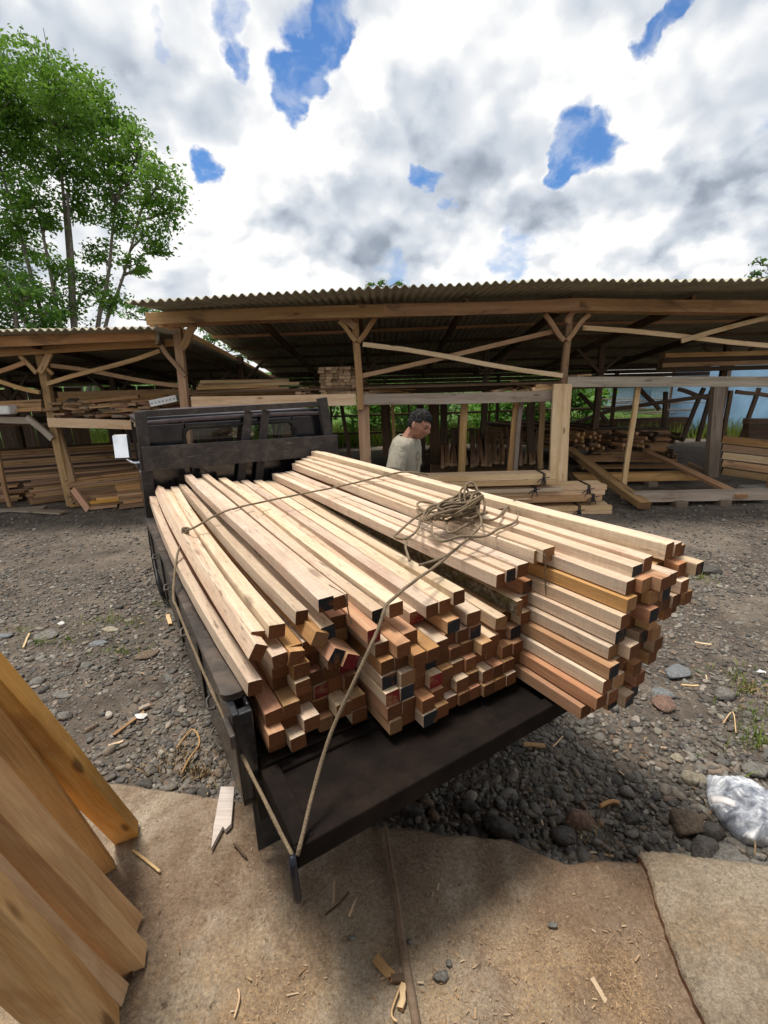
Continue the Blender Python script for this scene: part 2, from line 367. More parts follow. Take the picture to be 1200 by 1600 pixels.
def leaf_mat(name, c0, c1, trans=.45):
    m, t = mat_new(name)
    r = t.new('ShaderNodeNewGeometry').outputs['Random Per Island']
    big = t.noise(t.new('ShaderNodeTexCoord').outputs['Object'], .7, 3.0, .6)
    col = t.mix(t.math('ADD', t.math('MULTIPLY', r, .6), t.mrange(big, .35, .65, 0, .4)), c0, c1)
    d = t.new('ShaderNodeBsdfPrincipled', {'Base Color': col, 'Roughness': .5, 'Specular IOR Level': .3})
    tl = t.new('ShaderNodeBsdfTranslucent', {'Color': t.mix(.5, col, (.16, .30, .03))})
    mx = t.new('ShaderNodeMixShader', {0: trans, 1: d.outputs[0], 2: tl.outputs[0]})
    t.new('ShaderNodeOutputMaterial', {0: mx.outputs[0]}); return m
LEAF_A = leaf_mat("broad tree leaves", (.05, .14, .02), (.17, .31, .045))
LEAF_B = leaf_mat("dark leaves", (.03, .09, .018), (.08, .18, .035))
LEAF_C = leaf_mat("bright shrub leaves", (.07, .20, .03), (.21, .42, .08))
LEAF_D = leaf_mat("pale leaves", (.08, .17, .05), (.20, .34, .12))
GRASS = leaf_mat("grass blades", (.08, .14, .02), (.24, .26, .05), .3)
TRUNK = plain("tree bark", (.17, .15, .13), .9, nscale=9, namt=.4, dirt=(.07, .06, .05), bump=.02)

# ------------------------------------------------------------------ ground
def ground_mat():
    m, t = mat_new("gravelly soil")
    co = t.new('ShaderNodeTexCoord').outputs['Object']
    big = t.noise(co, .55, 5.0, .6, .4); mid = t.noise(co, 4.0, 6.0, .65); fine = t.noise(co, 42.0, 5.0, .7)
    vor = t.new('ShaderNodeTexVoronoi', {'Vector': co, 'Scale': 34.0, 'Randomness': 1.0})
    vor2 = t.new('ShaderNodeTexVoronoi', {'Vector': co, 'Scale': 15.0, 'Randomness': 1.0})
    col = t.ramp(mid, [(.3, (.070, .056, .046)), (.52, (.135, .110, .090)), (.72, (.215, .178, .142))])
    col = t.mix(t.mrange(big, .44, .62, 0, .55), col, (.27, .228, .182))
    stone = t.mix(vor.outputs[1], (.10, .095, .085), (.32, .29, .25), 'MIX')
    s1 = t.mrange(vor.outputs[0], .22, .40, .8, 0)
    col = t.mix(t.math('MULTIPLY', s1, t.mrange(mid, .38, .55)), col, stone)
    s2 = t.mrange(vor2.outputs[0], .14, .3, .7, 0)
    col = t.mix(t.math('MULTIPLY', s2, t.mrange(fine, .35, .55)), col, t.mix(vor2.outputs[1], (.10, .098, .094), (.22, .21, .19)))
    col = t.mix(1.0, col, t.ramp(fine, [(.25, (.62, .62, .62)), (.75, (1.15, 1.15, 1.15))]), 'MULTIPLY')
    h = t.math('ADD', t.math('MULTIPLY', s1, .5), t.math('ADD', t.math('MULTIPLY', s2, .9), t.math('MULTIPLY', fine, .6)))
    finish(t, col, .92, h, .02, 1.0, spec=.2); return m
def gz(x, y):
    return (.022 * mnoise.noise((x * .8, y * .8, 1.3)) + .012 * mnoise.noise((x * 3, y * 3, 4.0)) + .006 * mnoise.noise((x * 9, y * 9, 7.0))) * (1.0 if y < 6 else max(.25, 1 - (y - 6) * .4))
def make_ground():
    xs = sorted(set([-500, -200, -90, -40, -24, -16] + [round(-12 + .5 * i, 3) for i in range(0, 13)] + [round(-6 + .075 * i, 4) for i in range(0, 161)] + [round(6 + .5 * i, 3) for i in range(0, 13)] + [16, 24, 40, 90, 200, 500]))
    ys = sorted(set([-300, -60, -20, -8, -4] + [round(-2 + .25 * i, 3) for i in range(0, 12)] + [round(1 + .06 * i, 4) for i in range(0, 110)] + [round(7.6 + .4 * i, 3) for i in range(0, 24)] + [18, 22, 28, 40, 80, 200, 600]))
    V = [(x, y, gz(x, y) if (-7 < x < 7 and 0 < y < 8) else 0.0) for y in ys for x in xs]
    nx = len(xs); Fc = [(j * nx + i, j * nx + i + 1, (j + 1) * nx + i + 1, (j + 1) * nx + i) for j in range(len(ys) - 1) for i in range(nx - 1)]
    o = np_mesh("ground", V, Fc, ground_mat(), smooth=True); tag(o, kind='structure')
make_ground()

# the concrete slab in the foreground: irregular broken edge, dusted with earth
SLAB_Z = .10
EDGE = [(-4.5, 2.35), (-2.6, 2.12), (-2.03, 1.985), (-1.313, 1.724), (-.75, 1.62), (-.4, 1.55), (-.03, 1.465), (.25, 1.43), (.44, 1.40), (.559, 1.342), (.66, 1.30), (.82, 1.305), (.953, 1.296), (1.355, 1.228), (2.2, 1.1), (4.5, .9)]
def edge_y(x):
    for (a, b) in zip(EDGE[:-1], EDGE[1:]):
        if a[0] <= x <= b[0]:
            t = (x - a[0]) / (b[0] - a[0]); return a[1] + (b[1] - a[1]) * t + .010 * mnoise.noise((x * 7, 0, 0)) + .007 * mnoise.noise((x * 28, 3, 0)) + .004 * mnoise.noise((x * 70, 3, 0))
    return 1.0
def slab_mat(name, raw=False):
    m, t = mat_new(name)
    co = t.new('ShaderNodeTexCoord').outputs['Object']
    big = t.noise(co, 1.3, 5.0, .6, .5); mid = t.noise(co, 7.0, 6.0, .65); fine = t.noise(co, 70.0, 5.0, .75); spk = t.noise(co, 240.0, 2.0, .6)
    earth = t.ramp(mid, [(.3, (.205, .143, .098)), (.5, (.285, .206, .145)), (.72, (.37, .28, .205))])
    conc = t.ramp(mid, [(.3, (.40, .33, .245)), (.55, (.53, .455, .355)), (.75, (.63, .565, .47))])
    col = t.mix(t.mrange(big, .40, .56, .75 if raw else 0, 1.0 if raw else .75), earth, conc)
    sep2 = t.new('ShaderNodeSeparateXYZ', {0: co})
    saw = t.math('MULTIPLY', t.mrange(sep2.outputs[1], 1.22, .95, 0, 1), t.mrange(t.noise(co, 3.0, 5.0, .7), .42, .58))
    col = t.mix(t.math('MULTIPLY', saw, t.mrange(spk, .46, .56, .05, .9)), col, (.50, .34, .19))
    col = t.mix(t.mrange(spk, .66, .74, 0, .55), col, (.55, .46, .34))
    col = t.mix(t.mrange(t.noise(co, 26.0, 3.0, .6), .66, .74, 0, .6), col, (.08, .06, .045))
    g2 = t.noise(co, 160.0, 4.0, .75)
    col = t.mix(t.mrange(t.noise(co, 2.6, 6.0, .7, .8), .50, .62, 0, .45), col, (.52, .40, .275) if raw else (.20, .132, .088))
    col = t.mix(t.mrange(t.noise(co, 38.0, 4.0, .7), .60, .70, 0, .55), col, (.12, .085, .06))
    col = t.mix(1.0, col, t.ramp(fine, [(.25, (.52, .50, .48)), (.75, (1.30, 1.29, 1.27))]), 'MULTIPLY')
    col = t.mix(1.0, col, t.ramp(g2, [(.3, (.66, .65, .64)), (.7, (1.24, 1.24, 1.24))]), 'MULTIPLY')
    h = t.math('ADD', t.math('MULTIPLY', fine, .9), t.math('ADD', t.math('MULTIPLY', mid, .8), t.math('MULTIPLY', spk, .15)))
    finish(t, col, .93, h, .022 if raw else .013, 1.0, spec=.15); return m
def slab_sheet(name, xs, y_lo, y_hi, z_top, thick, mat, rough=.004):
    """A slab whose far edge y_hi(x) and near edge y_lo(x) are given; grid top, rounded rim, skirt."""
    n = 70; V = []; Fc = []
    cols = len(xs)
    for i, x in enumerate(xs):
        a, b = y_lo(x), y_hi(x)
        for j in range(n + 1):
            t = (j / n); y = a + (b - a) * t
            d = b - y; zz = z_top - (.010 * (1 - d / .012) ** 2 if d < .012 else 0)
            zz += rough * mnoise.noise((x * 5, y * 5, 2)) + rough * .7 * mnoise.noise((x * 17, y * 17, 5)) + .0022 * mnoise.noise((x * 45, y * 45, 5)) - .006 * max(0, mnoise.noise((x * 2.2, y * 2.2, 9)))
            V.append((x, y, zz))
        V.append((x, b + .004 + .004 * mnoise.noise((x * 20, 1, 1)), z_top - .045)); V.append((x, b - .01, z_top - thick))
    k = n + 3
    for i in range(cols - 1):
        for j in range(k - 1): Fc.append((i * k + j, (i + 1) * k + j, (i + 1) * k + j + 1, i * k + j + 1))
    o = np_mesh(name, V, Fc, mat, smooth=True); tag(o, kind='structure'); return o
def skirt_left(xs, y):
    return
xs = [-4.5 + .4 * i for i in range(5)] + [round(-2.45 + .022 * i, 4) for i in range(0, 190)] + [1.8, 2.2, 3, 4.4]
slab_sheet("concrete_slab", xs, lambda x: -2.0 if abs(x) > 2.2 else .45, edge_y, SLAB_Z, .2, slab_mat("earthy concrete"))
# right-hand broken piece lying on it, a few centimetres proud
BR = [onz(1010, 1345, .145), onz(1020, 1385, .145), onz(1040, 1440, .145), onz(1062, 1500, .145), onz(1098, 1575, .145), onz(1120, 1660, .145)]
def br_x(y):
    P = sorted([(p.y, p.x) for p in BR])
    if y <= P[0][0]: return P[0][1]
    for a, b in zip(P[:-1], P[1:]):
        if a[0] <= y <= b[0]: return a[1] + (b[1] - a[1]) * (y - a[0]) / (b[0] - a[0]) + .010 * mnoise.noise((y * 14, 0, 2)) + .007 * mnoise.noise((y * 40, 0, 2))
    return P[-1][1]
def broken_slab():
    V = []; Fc = []; ny, nx = 110, 110
    y0, y1 = .3, 1.33
    for j in range(ny + 1):
        for i in range(nx + 3):
            t = j / ny
            y = y0 + (y1 - y0) * t
            xl = br_x(y)
            if i < 2:
                x = xl + (.004 if i == 0 else -.006); z = .02 if i == 0 else .128
            else:
                s = ((i - 2) / nx) ** 1.6; x = xl + s * 2.2; d = (x - xl)
                z = .150 - (.004 * (1 - d / .008) ** 2 if d < .008 else 0) + .006 * mnoise.noise((x * 6, y * 6, 3)) + .007 * mnoise.noise((x * 19, y * 19, 3)) + .005 * mnoise.noise((x * 50, y * 50, 3)) - .02 * max(0, mnoise.noise((x * 4, y * 4, 11)))
            ye = edge_y(x) + .008
            yy = y0 + (ye - y0) * t
            if j == ny: yy = ye + .002; z = min(z, .03)
            elif j == ny - 1: yy = ye + .004; z -= .012
            V.append((x, yy, z))
    k = nx + 3
    for j in range(ny):
        for i in range(k - 1): Fc.append((j * k + i, j * k + i + 1, (j + 1) * k + i + 1, (j + 1) * k + i))
    o = np_mesh("broken_slab", V, Fc, [slab_mat("bare broken concrete", True), plain("red brown broken edge with painted shade", (.13, .062, .034), .95, nscale=60, namt=.5, bump=.01)], smooth=False, mi=[1 if q % (k - 1) == 0 else 0 for q in range(len(Fc))]); tag(o, kind='structure')  # left side is red-brown, its colour darkened to carry the seam's shadow
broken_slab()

# ------------------------------------------------------------------ the pickup truck
_u = ray(143, 611); UA = Vector((_u[0], _u[1], 0)).normalized(); VA = Vector((-UA.y * -1, -UA.x, 0)); VA = Vector((UA.y, -UA.x, 0))
TO = onz(410, 1197, .70)
def tw(u, v, z):
    return Vector((TO.x + UA.x * u + VA.x * v, TO.y + UA.y * u + VA.y * v, z))
def onu(px, py, u):
    d = Vector(ray(px, py)); t = ((TO + UA * u - Vector((0, 0, H))).dot(UA)) / d.dot(UA); p = Vector((0, 0, H)) + d * t - TO
    return p.dot(UA), p.dot(VA), p.z + TO.z
def onv(px, py, v):
    d = Vector(ray(px, py)); t = ((TO + VA * v - Vector((0, 0, H))).dot(VA)) / d.dot(VA); p = Vector((0, 0, H)) + d * t - TO
    return p.dot(UA), p.dot(VA), p.z + TO.z
TM = Matrix(((UA.x, -VA.x, 0, TO.x), (UA.y, -VA.y, 0, TO.y), (0, 0, 1, 0), (0, 0, 0, 1)))
def tb(mb, u0, u1, v0, v1, z0, z1, m=0):
    return mb.box((u0, -v1, z0), (u1, -v0, z1), m, TM)
truck = thing("pickup_truck", "dark pickup truck backed up to the slab with its bed full of sawn timber", "pickup truck", tw(1.6, .75, 0))
BW = 1.5
# bed
b = MB(); tb(b, 0.0, 2.56, 0.0, BW, .655, .70)
for k in range(7): tb(b, .02, 2.52, .10 + k * .21, .16 + k * .21, .70, .708)
b.build("bed_floor", BED_FLOOR, truck, bevel=.004)
def side_panel(vi, vo, name):
    s = MB(); lo, hi = min(vi, vo), max(vi, vo); sg = 1 if vo > vi else -1
    tb(s, .02, 2.54, min(vo - sg * .022, vo), max(vo - sg * .022, vo), .56, .905)          # outer skin
    tb(s, .05, 2.54, min(vi, vi + sg * .012), max(vi, vi + sg * .012), .70, .905)            # inner skin
    tb(s, .02, 2.54, min(vi, vo), max(vi, vo), .555, .585)
    for u in (.55, 1.15, 1.75, 2.35): tb(s, u, u + .05, min(vo, vo + sg * .010), max(vo, vo + sg * .010), .57, .90)
    tb(s, .02, .05, lo, hi, .56, .90)
    return s.build(name, BLACK_PAINT, truck, bevel=.005)
def flange(v0, v1):
    V = []; Fc = []
    # rounded rear corners, flat dusty top
    prof = []
    for (cu, cv, a0, a1) in ((.128, v0 + .024, 180, 270), (.128, v1 - .024, 90, 180)):
        pass
    out = [(2.52, v0), (.125, v0)]
    for k in range(7):
        a = math.radians(90 * k / 6); out.append((.125 - .03 * math.sin(a), v0 + .03 - .03 * math.cos(a)))
    for k in range(7):
        a = math.radians(90 * k / 6); out.append((.095 + .03 - .03 * math.cos(a), v1 - .03 + .03 * math.sin(a)))
    out += [(2.52, v1)]
    n = len(out)
    for z in (.902, .926): V += [tw(u, v, z) for (u, v) in out]
    Fc = [tuple(range(n)), tuple(range(2 * n - 1, n - 1, -1))] + [(i, (i + 1) % n, (i + 1) % n + n, i + n) for i in range(n)]
    o = mesh_obj("side_rail", V, Fc, BLACK_STEEL, truck); bv = o.modifiers.new('bevel', 'BEVEL'); bv.width = .008; bv.segments = 3; bv.limit_method = 'ANGLE'
    return o
side_panel(-.005, -.066, "bed_side"); flange(-.076, .004)
side_panel(BW + .005, BW + .066, "bed_side"); flange(BW - .004, BW + .076)
for vo, sg in ((-.066, -1), (BW + .066, 1)):
    for u in (.35, .95, 1.55, 2.15):
        hk = MB(); hk.tube(catmull([tw(u - .04, vo + sg * .004, .74), tw(u - .03, vo + sg * .022, .735), tw(u, vo + sg * .026, .72), tw(u + .03, vo + sg * .022, .735), tw(u + .04, vo + sg * .004, .74)], 4), .006, 6); hk.build("rope_hook", BLACK_STEEL, truck, smooth=True)
    lt = MB(); tb(lt, .0, .10, min(vo, vo + sg * .018), max(vo, vo + sg * .018), .80, .85); lt.build("latch", BLACK_STEEL, truck, bevel=.006)
# tailgate let down level
tg = MB(); tb(tg, -.30, -.006, .0, BW, .665, .686)
tb(tg, -.305, -.02, -.012, .045, .655, .708); tb(tg, -.305, -.02, BW - .045, BW + .012, .655, .708)
tb(tg, -.315, -.270, -.012, BW + .012, .632, .703); tb(tg, -.05, -.008, .0465, BW - .0465, .66, .700)
tgo = tg.build("tailgate", GATE, truck, bevel=.006)
for v in (.2, 1.3):
    hk = MB(); hk.tube([tw(-.01, v - .05, .655), tw(-.01, v + .05, .655)], .014, 10); hk.build("hinge", BLACK_STEEL, tgo)
# under the bed: chassis rails, rear sill, mudguards, wheels
c = MB()
for v in (.42, 1.02): tb(c, .05, 4.0, v, v + .07, .42, .60)
for u in (.15, .9, 1.7, 2.4): tb(c, u, u + .06, .05, BW - .05, .60, .653)
tb(c, -.01, .03, -.03, BW + .03, .50, .652)
c.build("chassis", BED_FLOOR, truck, bevel=.004)
for v in (.02, BW - .24):
    mg = MB(); tb(mg, .18, .19, v - .03, v + .25, .16, .56); mg.build("mudguard", RUBBER, truck)
def wheel(u, v, out):
    cpt = tw(u, v, 0)
    prof = [(-.085, .17), (-.085, .22), (-.08, .262), (-.06, .282), (-.02, .290), (.02, .290), (.06, .282), (.08, .262), (.085, .22), (.085, .17)]
    V = []; Fc = []; n = 40
    for k in range(n):
        a = 2 * math.pi * k / n; tr = .004 * (k % 2)
        for (dv, r) in prof:
            rr = r - (tr if r > .27 else 0)
            V.append(tw(u + rr * math.cos(a), v + dv, .29 + rr * math.sin(a)))
    m_ = len(prof)
    for k in range(n):
        for i in range(m_ - 1):
            Fc.append((k * m_ + i, k * m_ + i + 1, ((k + 1) % n) * m_ + i + 1, ((k + 1) % n) * m_ + i))
    wh = mesh_obj("wheel", V, Fc, RUBBER, truck, smooth=True)
    V = []; Fc = []; rp = [(.060, .172), (.080, .165), (.070, .145), (.035, .12), (.03, .07), (.045, .055), (.05, .0)]
    for k in range(n):
        a = 2 * math.pi * k / n
        for (dv, r) in rp: V.append(tw(u + r * math.cos(a), v + dv * out, .29 + r * math.sin(a)))
    m_ = len(rp)
    for k in range(n):
        for i in range(m_ - 1): Fc.append((k * m_ + i, k * m_ + i + 1, ((k + 1) % n) * m_ + i + 1, ((k + 1) % n) * m_ + i))
    mesh_obj("rim", V, Fc, STEEL, wh, smooth=True)
wheel(.72, .13, -1); wheel(.72, BW - .13, 1); wheel(3.2, .045, -1); wheel(3.2, BW - .045, 1)
# cab
UB = 2.64
def wall_with_hole(mb, u0, u1, v0, v1, z0, z1, hv0, hv1, hz0, hz1):
    tb(mb, u0, u1, v0, hv0, z0, z1); tb(mb, u0, u1, hv1, v1, z0, z1)
    tb(mb, u0 + .001, u1 - .001, hv0, hv1, z0, hz0); tb(mb, u0 + .001, u1 - .001, hv0, hv1, hz1, z1)
cb = MB()
wall_with_hole(cb, UB, UB + .04, .0, BW, .55, 1.60, .30, 1.17, 1.36, 1.545)
tb(cb, UB + .002, UB + .06, .012, BW - .012, 1.60, 1.655)                           # rear roof header
tb(cb, UB + .06, 4.05, .03, BW - .03, .50, .62); tb(cb, 3.95, 4.15, .03, BW - .03, .62, 1.16)     # floor, nose
tb(cb, UB + .04, UB + .40, .0, .035, .55, 1.60); tb(cb, UB + .04, UB + .40, BW - .035, BW, .55, 1.60)     # rear quarter panels
for v0, v1 in ((.0, .05), (BW - .05, BW)): cb.beam(tw(4.08, (v0 + v1) / 2, 1.10), tw(3.72, (v0 + v1) / 2, 1.62), .05, .05, up=VA)
cb.build("cab_body", CAB, truck, bevel=.012, seg=3)
rf = MB(); V = []; Fc = []; nu, nv = 10, 12
for i in range(nu + 1):
    for j in range(nv + 1):
        u = UB - .01 + (3.80 - UB) * i / nu; v = -.0 + BW * j / nv
        e = min(1, min(i, nu - i) / 1.5) ; f = min(1, min(j, nv - j) / 1.5)
        V.append(tw(u, v, 1.625 + .045 * e * f + .012 * math.sin(math.pi * j / nv)))
for i in range(nu):
    for j in range(nv): Fc.append((i * (nv + 1) + j, i * (nv + 1) + j + 1, (i + 1) * (nv + 1) + j + 1, (i + 1) * (nv + 1) + j))
ro = mesh_obj("roof", V, Fc, PINK, truck, smooth=True); so = ro.modifiers.new('s', 'SOLIDIFY'); so.thickness = .03; so.offset = -1
# rear window with rubber surround
def rrect(v0, v1, z0, z1, r, n=6):
    P = []
    for (cv, cz, a0) in ((v1 - r, z1 - r, 0), (v0 + r, z1 - r, 90), (v0 + r, z0 + r, 180), (v1 - r, z0 + r, 270)):
        for k in range(n + 1):
            a = math.radians(a0 + 90 * k / n); P.append((cv + r * math.cos(a), cz + r * math.sin(a)))
    return P
P = rrect(.285, 1.185, 1.345, 1.56, .06); n = len(P)
wf = MB(); pts = [tw(UB - .006, v, z) for v, z in P]; wf.tube(pts + [pts[0]], .016, 8, caps=False)
wo = wf.build("rear_window", RUBBER, truck, smooth=True)
gl = mesh_obj("pane", [tw(UB + .02, v, z) for v, z in P], [tuple(range(n))], GLASS, wo)
# windscreen, seat, side doors
mesh_obj("windscreen", [tw(4.06, .06, 1.14), tw(4.06, BW - .06, 1.14), tw(3.76, BW - .08, 1.60), tw(3.76, .08, 1.60)], [(0, 1, 2, 3)], GLASS, truck)
st = MB()
for v in (.12, .80): tb(st, 2.72, 2.88, v, v + .55, .80, 1.30); tb(st, 2.72, 3.2, v, v + .55, .66, .82)
st.build("seat", RUBBER, truck, bevel=.04)
for side, v0, v1 in ((0, -.004, .030), (1, BW - .030, BW + .004)):
    d = MB(); tb(d, 3.05, 3.93, v0, v1, .60, 1.14); tb(d, 3.045, 3.09, v0 + .003, v1 - .003, 1.14, 1.60)
    tb(d, 3.09, 3.72, v0 + .003, v1 - .003, 1.57, 1.60)
    dr = d.build("door", CAB, truck, bevel=.008)
    vo = v0 if side == 0 else v1; sg = -1 if side == 0 else 1
    hd = MB(); tb(hd, 3.12, 3.26, min(vo, vo + sg * .022), max(vo, vo + sg * .022), 1.03, 1.06); hd.build("handle", CHROME, dr, bevel=.006)
    mesh_obj("window", [tw(3.09, v0 + .015, 1.14), tw(3.92, v0 + .015, 1.14), tw(3.72, v0 + .015, 1.57), tw(3.09, v0 + .015, 1.57)], [(0, 1, 2, 3)], GLASS, dr)
    tr = MB(); tb(tr, 2.70, 3.93, min(vo, vo + sg * .012), max(vo, vo + sg * .012), 1.115, 1.14); tr.build("trim_strip", CHROME, dr)
# side mirror on its arm (near side)
mp = Vector(onv(191, 697, -.13)); mc = tw(3.83, -.135, 1.30)
mu, mv, mz = onu(191, 698, 3.75)
mir = MB(); mc = tw(mu, mv, mz)
q = TM.to_3x3().to_4x4() @ Matrix.Rotation(math.radians(-22), 4, 'Z') @ Matrix.Rotation(math.radians(7), 4, 'Y'); q.translation = mc
mir.box((-.028, -.072, -.115), (.03, .072, .115), 0, q)
mo = mir.build("side_mirror", BLACK_PAINT, truck, bevel=.02, seg=3)
mg = MB(); mg.box((-.034, -.062, -.104), (-.0285, .062, .104), 0, q); mg.build("mirror_glass", CHROME, mo, bevel=.002)
am = MB(); am.tube(catmull([mc + Vector((0, 0, -.09)), tw(3.7, mv + .06, mz - .15), tw(3.72, mv + .13, mz - .16), tw(3.75, .02, mz - .20)], 5), .011, 8); am.build("mirror_arm", CHROME, mo, smooth=True)
# headboard rack between bed and cab
hb = thing  # (rack is a part of the truck)
r_ = MB()
def tbeam(mb, a, b_, wv, wu):
    return mb.beam(tw(*a), tw(*b_), wv, wu, up=UA)
top_l, top_r = (2.55, .005, 1.685), (2.55, 1.42, 1.70)
tbeam(r_, (2.55, -.02, 1.682), (2.55, 1.43, 1.695), .045, .036)
r_.build("rack_top_bar", BOARD_BLACK, truck, bevel=.004)
r_ = MB(); tbeam(r_, (2.55, -.045, .70), (2.55, .005, 1.70), .075, .05); r_.build("rack_upright", BOARD_BLACK, truck, bevel=.004)
r_ = MB(); tbeam(r_, (2.552, 1.545, .72), (2.552, 1.42, 1.745), .085, .05); r_.build("rack_upright", BOARD_BLACK, truck, bevel=.004)
for (va0, vb0) in ((.63, .79), (.79, .93)):
    r_ = MB(); tbeam(r_, (2.585, va0 - .05, .72), (2.585, vb0, 1.665), .065, .022); r_.build("rack_slat", BOARD_BLACK, truck, bevel=.003)
r_ = MB(); tbeam(r_, (2.505, -.03, 1.367), (2.505, 1.525, 1.335), .175, .035); r_.build("rack_board", BOARD_BLACK, truck, bevel=.003)

# ------------------------------------------------------------------ timber on the truck
LG = "sawn timbers loaded on the truck"
def pick_end():
    r = random.random()
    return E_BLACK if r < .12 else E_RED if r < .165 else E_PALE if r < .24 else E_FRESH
def load_piece(rear, front, w_, h_, label, roll=0.0, mat=None, end=None, warp=.005, left_mat=None, jag=0.0, bow=0.0):
    """rear, front = (u, v, z) of the TOP LEFT edge; label singles it out."""
    p0, p1 = tw(*rear), tw(*front)
    off = VA * (w_ / 2) + Vector((0, 0, -h_ / 2))
    # p0 is the rear end; local X points forward, local Y points left
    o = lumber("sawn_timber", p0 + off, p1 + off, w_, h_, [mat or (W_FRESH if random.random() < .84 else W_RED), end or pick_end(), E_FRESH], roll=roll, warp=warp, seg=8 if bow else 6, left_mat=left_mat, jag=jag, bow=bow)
    return tag(o, label, "timber", LG)
UF = 2.48
TOPS = [ # front TL px, rear TL px, rear TR px, rear u, roll, label, options
 ((233, 776), (386, 1068), (405, 1058), .04, -6, "lowest outer square timber lying along the truck's left bed rail", dict(bow=0.036, h=.05)),
 ((243, 760), (391, 1011), (412, 1006), .06, -30, "pale timber rolled on edge, second from the truck's left rail", dict(bow=0.03, h=.056)),
 ((256, 765), (390, 990), (411, 975), .12, -12, "pink streaked timber on top of the load, third from its left edge", dict(bow=0.022, h=.05)),
 ((266, 761), (419, 980), (444, 966), .10, -8, "splintery edged timber with a knot at its end, fourth from load's left", dict(bow=0.018, h=.046)),
 ((279, 757), (461, 957), (477, 949), .11, -8, "timber with a bowed tapering end, fifth from the load's left edge", dict(bow=0.012, h=.05)),
 ((288, 742), (497, 937), (520, 933), .03, 0, "straight timber with a black painted end beside the load's left dip", dict(h=.048, end=2, w=.054)),
 ((303, 748), (520, 934), (545, 930), .03, 2, "timber tied by a string to its black ended left neighbour", dict(h=.048, end=0, w=.054)),
 ((315, 741), (581, 955), (600, 955), .00, 0, "timber with a black end just left of the lashing rope", dict(h=.052, end=2)),
 ((341, 747), (608, 945), (648, 961), -.03, 0, "timber the lashing rope bends over at the load's rear edge", dict(h=.052, end=0, w=.056)),
 ((358, 753), (640, 958), (668, 957), .02, 0, "short timber set back beside the one under the rope bend", dict(h=.05, end=3)),
 ((376, 751), (666, 947), (686, 941), -.04, 0, "timber with a reddened corner right of the rope on top", dict(h=.05, end=0)),
 ((396, 751), (687, 940), (712, 935), -.05, 0, "timber right next to the red cornered one on the load", dict(h=.05, end=0)),
 ((412, 752), (709, 926), (726, 921), -.07, 0, "narrow timber standing proud right of the middle of the load", dict(h=.052, end=0)),
 ((420, 752), (730, 960), (753, 954), -.09, 0, "low timber in the gap left of the splintered one", dict(h=.05, end=0)),
 ((427, 750), (776, 966), (788, 961), -.12, 0, "timber with a splintered torn end beside the bark edged one", dict(h=.054, end=4, jag=.012)),
 ((441, 747), (808, 940), (816, 940), -.13, 0, "timber with a mossy bark edge along its left side", dict(h=.062, end=4, bark=1, w=.03)),
 ((425, 740), (776, 899), (791, 895), -.08, 0, "leftmost of the level timbers behind the bark edged one", dict(h=.052, end=0)),
 ((436, 739), (792, 891), (806, 887), -.09, 0, "black ended timber second in the level row behind the bark edge", dict(h=.052, end=2)),
 ((446, 737), (809, 884), (826, 881), -.10, 0, "third timber in the level row, in front of the rope coil", dict(h=.052, end=0)),
 ((456, 724), (835, 861), (848, 859), -.10, 0, "raised timber just under the rope coil's near side", dict(h=.055, end=4)),
 ((461, 720), (849, 859), (873, 857), -.13, 0, "timber ending level beside the long overhanging pile's top", dict(h=.055, end=4)),
]
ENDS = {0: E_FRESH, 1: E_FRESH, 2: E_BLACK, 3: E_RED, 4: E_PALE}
top_info = []
for (fp, rp, rr, ur, roll, lab, op) in TOPS:
    a = onu(fp[0], fp[1], UF); r0 = onu(rp[0], rp[1], ur); r1 = onu(rr[0], rr[1], ur)
    w_ = op.get('w', min(.066, max(.044, r1[1] - r0[1])))
    load_piece(r0, a, w_, op['h'], lab, math.radians(-roll), W_RED if op.get('mat') else W_FRESH, ENDS.get(op.get('end', 0)), warp=.006, left_mat=BARK if op.get('bark') else None, jag=op.get('jag', 0), bow=op.get('bow', 0))
    top_info.append((r0[1], r0[2] - op['h'], a[1], a[2] - op['h'], w_))
# layers underneath, in courses across the bed
def ceil_at(v, rear=True, w_=.054):
    best = 9; near = (9, 1.0)
    for (vr, zr, vf, zf, wt) in top_info:
        vv, zz = (vr, zr) if rear else (vf, zf)
        if vv - .004 < v + w_ and v < vv + wt + .004: best = min(best, zz)
        d = abs(v + w_ / 2 - vv - wt / 2)
        if d < near[0]: near = (d, zz)
    return best if best < 9 else near[1] + .03
for row in range(9):
    z1 = .722 + .0525 * row + .05
    v = .018 + random.uniform(0, .012); colk = 0
    while v < .93 + .0236 * row:
        w_ = random.uniform(.049, .058); colk += 1
        left = v < .33
        vf = v * 1.02 - .02
        cr = ceil_at(v, True, w_); cf = ceil_at(vf, False, w_)
        if v > .88: cr = min(cr, 1.13)
        if z1 <= cr - .002:
            k_ = (z1 - .72) / max(.05, cr - .72)
            zf_ = min(cf - .003, z1 + max(-.03, cf - cr - .004) * k_)
            if left: ur = random.uniform(-.03, .05) + (.0 if row < 3 else .05); roll = math.radians(random.uniform(-3, 3))
            else: ur = -.15 + .011 * row + random.uniform(-.022, .03); roll = math.radians(random.uniform(-1.5, 1.5))
            lab = f"square timber in the truck's main load, {ORD[row + 1]} course from the bottom, {ORD[colk]} from left"
            load_piece((ur, v, z1), (UF - random.uniform(0, .08), vf, zf_), w_, .050 + random.uniform(-.002, .001), lab, roll, W_RED if random.random() < .5 else W_FRESH, None, warp=.003)
        if abs(v - .33) < .03: v += .02
        v += w_ + .0035
